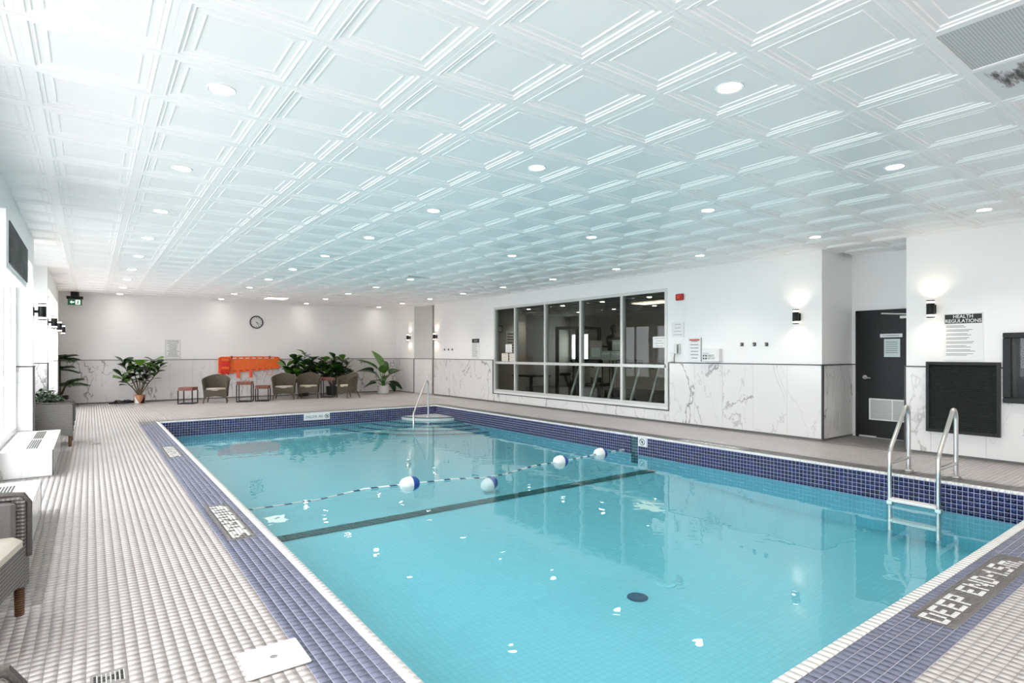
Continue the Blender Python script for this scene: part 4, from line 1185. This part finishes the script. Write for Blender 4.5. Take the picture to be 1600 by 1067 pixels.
def tri_pot(t):
    m = MB().lathe([(.105, 0), (.125, .02), (.135, .2), (.135, .225), (.12, .225), (.118, .19)], 28); m.build('pot', 'copper', t, True)
    # painted facets, a thin coat over the pot side
    for a0, a1, mt, tri in ((-2.62, -1.75, 'ceramic_white', 0), (-1.45, -.6, 'black_metal', 1)):
        vs = []; n = 9; fs = []
        for i in range(n):
            a = a0 + (a1 - a0) * i / (n - 1)
            k = i / (n - 1); hi = .225 * (1 - .88 * k) if tri == 0 else .225 * (.12 + .88 * k)
            r = lambda z: .124 + .011 * min(1, z / .2)
            vs += [(r(.02) * 1.0 * math.cos(a), r(.02) * math.sin(a), .006), ((r(hi) + .004) * math.cos(a), (r(hi) + .004) * math.sin(a), max(.012, hi))]
        for i in range(n - 1): fs.append((2 * i, 2 * i + 2, 2 * i + 3, 2 * i + 1))
        MB().add(vs, fs).build('painted_facet', mt, t)
    MB().lathe([(.118, .18), (.001, .19)], 20, cap=False).build('soil', 'soil', t)
def white_pot(t, r=.19, h=.26):
    MB().lathe([(r * .9, 0), (r, .02), (r, h), (r * .93, h), (r * .93, h - .04)], 28).build('pot', 'ceramic_white', t, True)
    MB().lathe([(r * .92, h - .04), (.001, h - .03)], 20, cap=False).build('soil', 'soil', t)
def dark_pot(t):
    MB().lathe([(.13, 0), (.16, .02), (.18, .28), (.165, .28), (.16, .24)], 24).build('pot', 'gym_black', t, True)
    MB().lathe([(.16, .23), (.001, .24)], 20, cap=False).build('soil', 'soil', t)
fig_plant(1.06, 18.25, 'fiddle leaf fig in a copper, white and black patterned pot',
          ((-.36, -.05, 1.10), (.34, .0, 1.16), (-.14, .1, 1.02), (.16, -.12, .98), (-.40, -.1, .74), (.46, -.1, .96), (.0, -.1, 1.08)), 13, .27, .22, tri_pot, 3)
fig_plant(5.35, 18.2, 'left of two dark fig plants behind the tub chairs',
          ((-.55, -.1, .95), (-.25, 0, 1.12), (.05, .05, 1.32), (.25, -.15, 1.15), (-.35, -.25, .80), (.3, -.2, .85), (0, -.25, .9), (-.5, -.2, .7), (.45, -.1, .95)), 15, .31, .25, dark_pot, 5)
fig_plant(6.25, 18.2, 'right of two dark fig plants behind the tub chairs',
          ((-.3, -.1, 1.15), (.05, 0, 1.18), (.35, -.05, 1.12), (.45, -.15, .95), (-.25, -.25, .8), (.2, -.25, .78), (.1, -.2, .9), (.5, -.2, .75), (-.4, -.15, .9)), 15, .30, .25, dark_pot, 8)
t = thing('paddle_leaf_plant', 'broad-leaved green plant in a white pot near the back right corner', 'plant', (7.92, 18.0, 0)); white_pot(t)
for dx, dy, dz, az, el, sz, mt in ((-.05, 0, .82, .5, 1.25, .62, 0), (-.15, -.05, .75, 1.35, .75, .70, 0), (-.28, 0, .72, 1.7, .35, .62, 1), (.15, -.05, .60, -1.2, .55, .55, 1), (.10, 0, .52, -1.9, .75, .5, 0),
                                   (-.1, -.1, .42, 2.0, .2, .5, 1), (.1, -.08, .40, -1.6, -.2, .5, 1), (0, -.12, .45, 3.0, .6, .45, 0), (.18, .02, .35, -1.0, -.35, .45, 1), (-.18, 0, .35, 1.3, .0, .42, 1), (0, -.1, .62, 2.6, .9, .5, 0),
                                   (-.2, .0, .62, 1.1, .5, .55, 1), (.06, .05, .7, -.4, 1.0, .5, 1)):
    MB().tube([(0, 0, .22), (dx * .4, dy * .4, .22 + (dz - .22) * .5), (dx, dy, dz)], [.016, .013, .009], 6).build('stem', 'leaf_banana', t, True)
    leaf(pad_l if mt == 0 else pad_d, t, (dx, dy, dz), az, el, sz * 1.15, random.uniform(-.4, .4))
def palm(x, y, lab, heads):
    t = thing('potted_palm', lab, 'plant', (x, y, 0)); dark_pot(t)
    R = random.Random(4)
    for hx, hy, hz, nf, fl_ in heads:
        MB().tube([(0, 0, .2), (hx * .5, hy * .5, .2 + (hz - .2) * .5), (hx, hy, hz)], [.03, .025, .02], 8).build('trunk', 'bark', t, True)
        for k in range(nf):
            az = 2 * pi * k / nf + R.uniform(-.2, .2); Lf = fl_ * R.uniform(.8, 1.1); el = R.uniform(.2, .9)
            m = MB(); n = 15; prev = None; pts = []
            for i in range(n):
                s = i / (n - 1); r = Lf * s * math.cos(el * (1 - .6 * s)); z = Lf * s * math.sin(el) - .45 * Lf * s * s
                p = Vector((hx + r * math.cos(az), hy + r * math.sin(az), hz + z)); pts.append(p)
                if i > 1:
                    d_ = (p - pts[-2]).normalized(); sd = d_.cross(Vector((0, 0, 1))).normalized()
                    for q in (-1, 1):
                        ll = .27 * math.sin(pi * min(.95, s * .9 + .1)) * fl_ / .5; tip = p + sd * q * ll * .8 + d_ * ll * .6 + Vector((0, 0, -.25 * ll))
                        w = d_ * .016; m.add([p - w, p + w, (p + tip) / 2 + w * 1.1 + Vector((0, 0, .01)), tip, (p + tip) / 2 - w * 1.1], [(0, 1, 2, 3, 4)])
            m.tube(pts, .005, 4)
            m.build('frond', 'leaf_palm', t, fixn=False)
palm(-.62, 18.22, 'tall feathery palm in the back left corner by the windows', ((0.0, 0, 1.18, 11, .50), (.12, -.05, .55, 10, .50), (-.05, -.08, .92, 8, .45)))
# bushy plant on the far armchair
t = thing('bushy_plant', 'small bushy green plant resting on the far wicker armchair', 'plant', (-.52, 10.68, .422))
MB().lathe([(.075, 0), (.09, .01), (.10, .13), (.092, .13), (.09, .11)], 20).build('pot', 'gym_black', t, True)
m = MB(); R = random.Random(11)
for k in range(420):
    a, e = R.uniform(0, 2 * pi), R.uniform(-.1, 1.4); r = .23 * R.uniform(.6, 1.0)
    p = Vector((r * math.cos(a) * math.cos(e), r * math.sin(a) * math.cos(e) * 1.2, .19 + r * math.sin(e) * .9))
    q = Matrix.Rotation(R.uniform(0, 6.28), 3, 'Z') @ Matrix.Rotation(R.uniform(-.9, .9), 3, 'X')
    m.add([p + q @ Vector(v) for v in ((0, 0, 0), (.02, .02, .005), (0, .05, 0), (-.02, .02, .005))], [(0, 1, 2, 3)])
m.build('foliage', 'leaf_palm', t, fixn=False)['kind'] = 'stuff'
MB().lathe([(.03, .1), (.13, .16), (.15, .24), (.06, .33)], 12).build('foliage_core', 'leaf_palm', t)

# ------------------------------------------------------------------ on the back wall
t = thing('spine_board', 'orange plastic spine board with red head blocks hung on the back wall', 'spine board', (3.92, YB - .055, 1.03))
n = 40
pl = [(-.86, -.27), (-.84, -.285), (-.5, -.27), (.3, -.20), (.83, -.145), (.86, -.12), (.86, .165), (.83, .19), (.3, .205), (-.5, .20), (-.80, .195), (-.86, .165)]
MB().prism(pl, -.02, .02, 'xz').build('board', 'orange_plastic', t)
rim = [(x, -.02, z) for x, z in pl]; MB().tube(rim + [rim[0]], .016, 6).build('rim', 'orange_plastic', t, True)
for k in range(7):
    x = -.43 + k * .18
    z1, z0 = .165, -.225 + .085 * (x + .5) / 1.33
    MB().rbox(x - .055, x + .055, -.0225, -.0195, z1 - .014, z1 + .012, .001).build('hand_slot', 'paper', t)
    MB().rbox(x - .055, x + .055, -.0225, -.0195, z0 - .014, z0 + .010, .001).build('hand_slot', 'alarm_red', t)
hb = MB().rbox(-.83, -.56, -.10, -.02, -.26, .17, .02).build('head_block', 'red_plastic', t)
MB().rbox(-.80, -.59, -.115, -.10, .08, .15, .006).build('block_pad', 'orange_plastic', hb)
MB().rbox(-.80, -.59, -.115, -.10, -.16, -.09, .006).build('block_pad', 'orange_plastic', hb)
for k in range(3): MB().rbox(-.80 + k * .085, -.76 + k * .085, -.11, -.06, -.33, -.25, .006).build('buckle', 'red_plastic', hb)
for x in (-.33, .02):
    MB().rbox(x - .045, x + .045, -.045, -.02, -.43, -.19, .008).build('strap', 'orange_strap', t)
    MB().box(x - .012, x + .012, -.024, -.0205, -.2, .2).build('strap_band', 'orange_strap', t)
for x in (-.51, .57): MB().tube([(x, .05, .22), (x, -.02, .225), (x, -.05, .20), (x, -.045, .16)], .012, 6).build('wall_hook', 'black_metal', t)
MB().tube([(.56 + .09 * math.sin(a), -.03, -.26 + .11 * -math.cos(a) + .0) for a in np.linspace(-2.7, 2.7, 16)], .008, 5).build('cord_loop', 'orange_strap', t)
t = thing('wall_clock', 'round white wall clock with black rim on the back wall', 'clock', (4.118, YB, 2.30))
MB().lathe([(.165, .0), (.19, .0), (.195, .02), (.19, .035), (.165, .03)], 36, axis='y', cap=False).build('rim', 'black_metal', t, True)
MB().lathe([(.17, .002), (.17, .012)], 36, axis='y').build('face', 'sign_white', t)
for k in range(12):
    a = k * pi / 6; o = MB().box(-.006, .006, -.0145, -.012, .12, .15).build('hour_mark', 'ink', t); o.rotation_euler = (0, a, 0)
for L_, a, w_ in ((.085, 2.1, .007), (.125, 2.55, .005)):
    o = MB().box(-w_, w_, -.018, -.0155, -.02, L_).build('hand', 'ink', t); o.rotation_euler = (0, a, 0)
t = thing('caution_sign', 'white CAUTION text sign on the back wall above the marble', 'sign', (1.893, YB, 1.457))
MB().rbox(-.19, .19, -.006, 0, -.264, .264, .002).build('board', 'sign_white', t)
for a in ((-.19, .19, .257, .264), (-.19, .19, -.264, -.257), (-.19, -.184, -.257, .257), (.184, .19, -.257, .257)): MB().box(a[0], a[1], -.0075, -.006, a[2], a[3]).build('border_line', 'ink_grey', t)
text_mesh('lettering', 'CAUTION', .062, 'ink', t, (0, -.007, .215), (pi / 2, 0, 0), 1.0)
m = MB()
for k in range(11): a = random.uniform(.09, .165); m.box(-a, a, -.0068, -.006, .155 - k * .036, .167 - k * .036)
m.build('print_lines', 'ink_grey', t)['kind'] = 'stuff'
t = thing('coiled_hose', 'black coiled hose lying on the floor left of the fig pot', 'hose', (.72, 18.4, 0))
m = MB(); pts = []
for i in range(90):
    a = i * .35; r = .10 + .05 * math.sin(i * .11); pts.append((r * 1.5 * math.cos(a) + .02 * math.sin(i), r * .7 * math.sin(a), .022 + .05 * i / 90 * (1 + .4 * math.sin(i * 1.7))))
MB().tube(pts, .02, 6).build('coil', 'hose_black', t, True)
MB().tube([pts[0], (-.25, .02, .02), (-.33, -.05, .02)], .018, 6).build('loose_end', 'hose_black', t, True)
# exit sign hanging under the ceiling
t = thing('exit_sign', 'green running-man exit sign with left arrow hung near the windows', 'exit sign', (-.32, 18.4, 2.65))
MB().box(-.17, .17, -.04, .04, .078, .15).build('mount', 'black_metal', t)
MB().lathe([(.09, .15), (.09, CEIL - 2.65 - .005)], 16).build('stem', 'black_metal', t)
pl_ = MB().box(-.145, .145, -.014, .014, -.075, .078).build('sign_plate', 'exit_green', t)
m = MB(); m.prism([(-.105, 0), (-.06, .042), (-.06, .014), (-.01, .014), (-.01, -.014), (-.06, -.014), (-.06, -.042)], -.016, -.0145, 'xz'); m.build('arrow', 'exit_white', pl_)
MB().box(.01, .11, -.0155, -.014, -.06, .06).build('door_symbol', 'exit_white', pl_)
m = MB(); m.prism([(.045, .02), (.07, .022), (.085, .0), (.075, -.005), (.068, .005), (.068, -.02), (.09, -.045), (.08, -.05), (.06, -.03), (.035, -.05), (.028, -.042), (.05, -.018)], -.017, -.0157, 'xz')
m.lathe([(.011, .0157), (.011, .017)], 12, (.066, 0, .036), axis='y'); m.build('running_figure', 'ink', pl_)

# ------------------------------------------------------------------ pool fittings
def ladder():
    t = thing('pool_ladder', 'stainless pool ladder with two looped handrails on the right edge', 'ladder', (7.2, 2.31, 0))
    for s in (-.22, .22):
        x0, xf = .27, -.255
        pts = [(x0, s, 0), (x0, s, .52)]
        for a in np.linspace(0, pi * .80, 9): pts.append((x0 - .075 + .075 * math.cos(a), s, .63 + .105 * math.sin(a)))
        pts += [(xf + .03, s, .32), (xf, s, .24), (xf, s, .1), (xf, s, WATER - .3)]
        MB().tube(pts, .021, 14).build('handrail', 'steel', t, True)
        MB().lathe([(.05, .0035), (.05, .012), (.03, .022), (.0215, .026)], 20, (x0, s, 0)).build('base_flange', 'steel', t, True)
        MB().tube([(x0, s, .155), (xf, s, .155)], .018, 10).build('cross_bar', 'steel', t, True)
    for z, nm in ((WATER + .02, 'tread'), (WATER - .2, 'tread')): MB().rbox(xf - .06, xf + .05, -.22, .22, z, z + .03, .006).build(nm, 'ceramic_white', t)
    for s in (-.22, .22): MB().rbox(xf - .02, xf + .04, s - .03, s + .03, WATER - .03, WATER + .02, .006).build('tread_bracket', 'steel', t)
ladder()
t = thing('step_handrail', 'stainless handrail over the corner steps at the far end of the pool', 'handrail', (6.57, 12.3, -.215))
o = (-.64, -.50)
MB().tube([(0, 0, 0), (0, 0, .80), (-.01, -.008, .86), (-.04, -.03, .895), (-.08, -.06, .90), (-.115, -.09, .87), (o[0] * .93, o[1] * .93, .25), (o[0], o[1], .17), (o[0], o[1], -.2)], .02, 12).build('rail', 'steel', t, True)
MB().lathe([(.05, .0), (.05, .01), (.03, .02)], 18).build('base_flange', 'steel', t, True)
# lane rope with floats
t = thing('lane_rope', 'striped rope lying across the pool water between its floats', 'rope', (0, 0, WATER))
def rope_z(x):
    near = min(abs(x - 3.14), abs(x - 5.59), abs(x - 6.54)); return .012 - .05 * min(1, max(0, near - .55) / .5)
pts = [(x, 6.38 + .10 * math.sin(x * 1.1) + .02 * math.sin(x * 3), rope_z(x)) for x in np.linspace(PX0 + .01, PX1 - .01, 90)]
MB().tube(pts, .009, 6).build('strand', 'rope', t, True)
def float_(x, lab, z=.01, tilt=0.0):
    y = 6.38 + .10 * math.sin(x * 1.1) + .02 * math.sin(x * 3)
    t = thing('rope_float', lab, 'float', (x, y, WATER + z), 0.05, 'blue and white pool rope floats'); t.rotation_euler.y = tilt
    pr = [(.012, -.125), (.05, -.115), (.075, -.085), (.088, -.04), (.09, .01)]
    MB().lathe([(r, q) for r, q in pr], 24, axis='x').build('white_half', 'float_white', t, True)
    MB().lathe([(.09, .011), (.088, .05), (.072, .09), (.045, .115), (.012, .125)], 24, axis='x').build('blue_half', 'float_blue', t, True)
float_(3.14, 'blue and white rope float nearest the windows', .01)
float_(5.588, 'blue and white rope float in the middle of the right side', .01)
float_(6.54, 'blue and white rope float nearest the right pool wall', .01)
float_(4.27, 'mostly sunken rope float with only its blue end showing', -.135, -.3)
# plates on the pool walls
t = thing('shallow_area_sign', 'white SHALLOW AREA sign with no-diving symbol on the far pool wall', 'sign', (4.12, PY1 - .001, -.092))
MB().box(-.293, .293, -.006, 0, -.072, .070).build('plate', 'sign_white', t)
text_mesh('lettering', 'SHALLOW', .088, 'ink', t, (-.125, -.0065, 0), (pi / 2, 0, 0), .62)
text_mesh('lettering', 'AREA', .088, 'ink', t, (.085, -.0065, 0), (pi / 2, 0, 0), .5)
def no_dive(t, plane, c, r=.045):
    m = MB(); n = 28
    for i in range(n):
        a, b = 2 * pi * i / n, 2 * pi * (i + 1) / n
        q = [(math.cos(a) * r, math.sin(a) * r), (math.cos(b) * r, math.sin(b) * r), (math.cos(b) * r * .78, math.sin(b) * r * .78), (math.cos(a) * r * .78, math.sin(a) * r * .78)]
        m.quad(*[((c[0] + p[0], -.007, c[2] + p[1]) if plane == 'y' else (-.007, c[1] - p[0], c[2] + p[1])) for p in q])
    k = .707 * r * .85; w = r * .08
    q = [(-k - w, k - w), (-k + w, k + w), (k + w, -k + w), (k - w, -k - w)]
    m.quad(*[((c[0] + p[0], -.0072, c[2] + p[1]) if plane == 'y' else (-.0072, c[1] - p[0], c[2] + p[1])) for p in q])
    q = [(-.016, -.016), (.01, -.022), (.022, .01), (.0, .024), (-.012, .008)]
    for i in range(1, 4): pass
    m.add([((c[0] + p[0], -.0074, c[2] + p[1]) if plane == 'y' else (-.0074, c[1] - p[0], c[2] + p[1])) for p in q], [(0, 1, 2, 3, 4)])
    m.build('no_diving_symbol', 'ink', t, fixn=False)
no_dive(t, 'y', (.225, 0, 0), .05)
t = thing('no_diving_plate', 'square white no-diving plate on the right pool wall', 'sign', (PX1 - .001, 6.14, -.092))
MB().box(-.006, 0, -.085, .085, -.072, .070).build('plate', 'sign_white', t)
no_dive(t, 'x', (0, 0, 0), .055)
# skimmer lid, drain, deck plate
t = thing('skimmer_lid', 'square white skimmer lid with centre hole in the deck by the pool', 'lid', (.642, 2.615, .001))
MB().rbox(-.127, .127, -.122, .122, 0, .012, .004).build('cover', 'ceramic_white', t)
MB().lathe([(.008, .0122), (.018, .0122), (.021, .0145), (.017, .0145), (.0165, .0125)], 20, cap=False).build('finger_hole_ring', 'ceramic_white', t, True)
MB().lathe([(.0165, .012), (.0165, .0128)], 18).build('finger_hole', 'ink_grey', t)
for x, y in ((-.11, -.09), (.11, .07), (.112, .02)): MB().lathe([(.005, .012), (.004, .0128)], 10, (x, y, 0)).build('screw', 'aluminium', t)
t = thing('floor_drain', 'small square dark floor drain grate in the beige tiles', 'drain', (.06, 2.865, .0005))
MB().box(-.062, .062, -.062, .062, 0, .002).build('plate', 'tile_taupe', t)
for k in range(7):
    x = -.046 + k * .0153
    for s in (-1, 1):
        hgt = .012 + .030 * abs(k - 3) / 3
        MB().box(x - .0045, x + .0045, s * .002 if s > 0 else -hgt, hgt if s > 0 else -.002, .002, .0026).build('slot', 'black_metal', t)
    MB().box(x + .005, x + .0085, -.045, .045, .002, .0034).build('bar', 'aluminium', t)
t = thing('deck_slot', 'thin dark slot plate in the floor near the far wicker armchair', 'plate', (.07, 10.43, .001))
MB().box(-.06, .06, -.045, .045, 0, .002).build('plate', 'tile_taupe', t)
MB().box(-.05, .05, -.03, .03, .002, .0026).build('slot', 'trim_dark', t)

# ------------------------------------------------------------------ mosaic markings
FONT = {'D': ['1110', '1001', '1001', '1001', '1110'], 'E': ['1111', '1000', '1110', '1000', '1111'], 'P': ['1111', '1001', '1111', '1000', '1000'],
        'N': ['10001', '11001', '10101', '10011', '10001'], '-': ['00', '00', '11', '00', '00'], '1': ['01', '11', '01', '01', '01'], '.': ['0', '0', '0', '0', '1'],
        '5': ['1111', '1000', '1110', '0001', '1110'], 'm': ['00000', '11110', '10101', '10101', '10101'], ' ': ['00'] * 5}
def mosaic(name, lab, grid, x0, y0, cx, cy, border, orient, mat_bg='tile_brown'):
    sel = mark & (GX > x0 - .3) & (GX < x0 + 2) & (GY > y0 - .4) & (GY < y0 + 1.4)
    bx = (GX[sel].min() - P / 2 - x0, GX[sel].max() + P / 2 - x0, GY[sel].min() - P / 2 - y0, GY[sel].max() + P / 2 - y0)
    """grid rows from top; cells of size cx,cy; lower-left corner at x0,y0"""
    rows, cols = len(grid), len(grid[0])
    t = thing(name, lab, 'deck marking', (x0, y0, 0))
    w, d, bg = [], [], []
    for r in range(-border, rows + border):
        for c in range(-border, cols + border):
            on = 0 <= r < rows and 0 <= c < cols and grid[r][c] == '1'
            (w if on else d).append((c * cx + cx / 2, (rows - 1 - r) * cy + cy / 2))
    h = (cx * .47, cy * .47); zt_ = .0006
    MB().box(*bx, -.0038, -.0002).build('bed', mat_bg, t)
    a = tile_block(w, h, .0005, .004, 'white_mosaic', 'tile_white', t); a['kind'] = 'stuff'
    b = tile_block(d, h, .0005, .004, 'dark_mosaic', mat_bg, t); b['kind'] = 'stuff'
txt = 'DEEP END-1.5m.'
rows5 = ['0'.join(FONT[ch][r] for ch in txt) for r in range(5)]
cw = (4.80 - 3.385) / len(rows5[0])
mosaic('deep_end_marking', 'white DEEP END-1.5m. mosaic lettering on dark tiles in the near deck', rows5, 3.385, .985, cw, .0245, 1, 0)
ptn = ['11110', '00111', '11111', '10001', '11111', '00000', '11111', '10001', '11110', '00011', '11111', '10011', '01000', '11111', '00101', '11001', '11111', '10001', '11111', '00110', '11111', '11111', '10101', '11001']
mosaic('depth_marking', 'nearer white mosaic depth marking in the blue left deck band', ptn, .8275, 4.52, .0252, .0425, 1, 0)
mosaic('depth_marking', 'farther white mosaic depth marking in the blue left deck band', ptn, .8275, 8.53, .0252, .040, 1, 0)
mark = (GX > 7.24) & (GX < 7.44) & (GY > 4.48) & (GY < 5.56)
mosaic('depth_marking', 'white mosaic depth marking in the dark right deck band', ptn, 7.275, 4.53, .0262, .041, 1, 0)
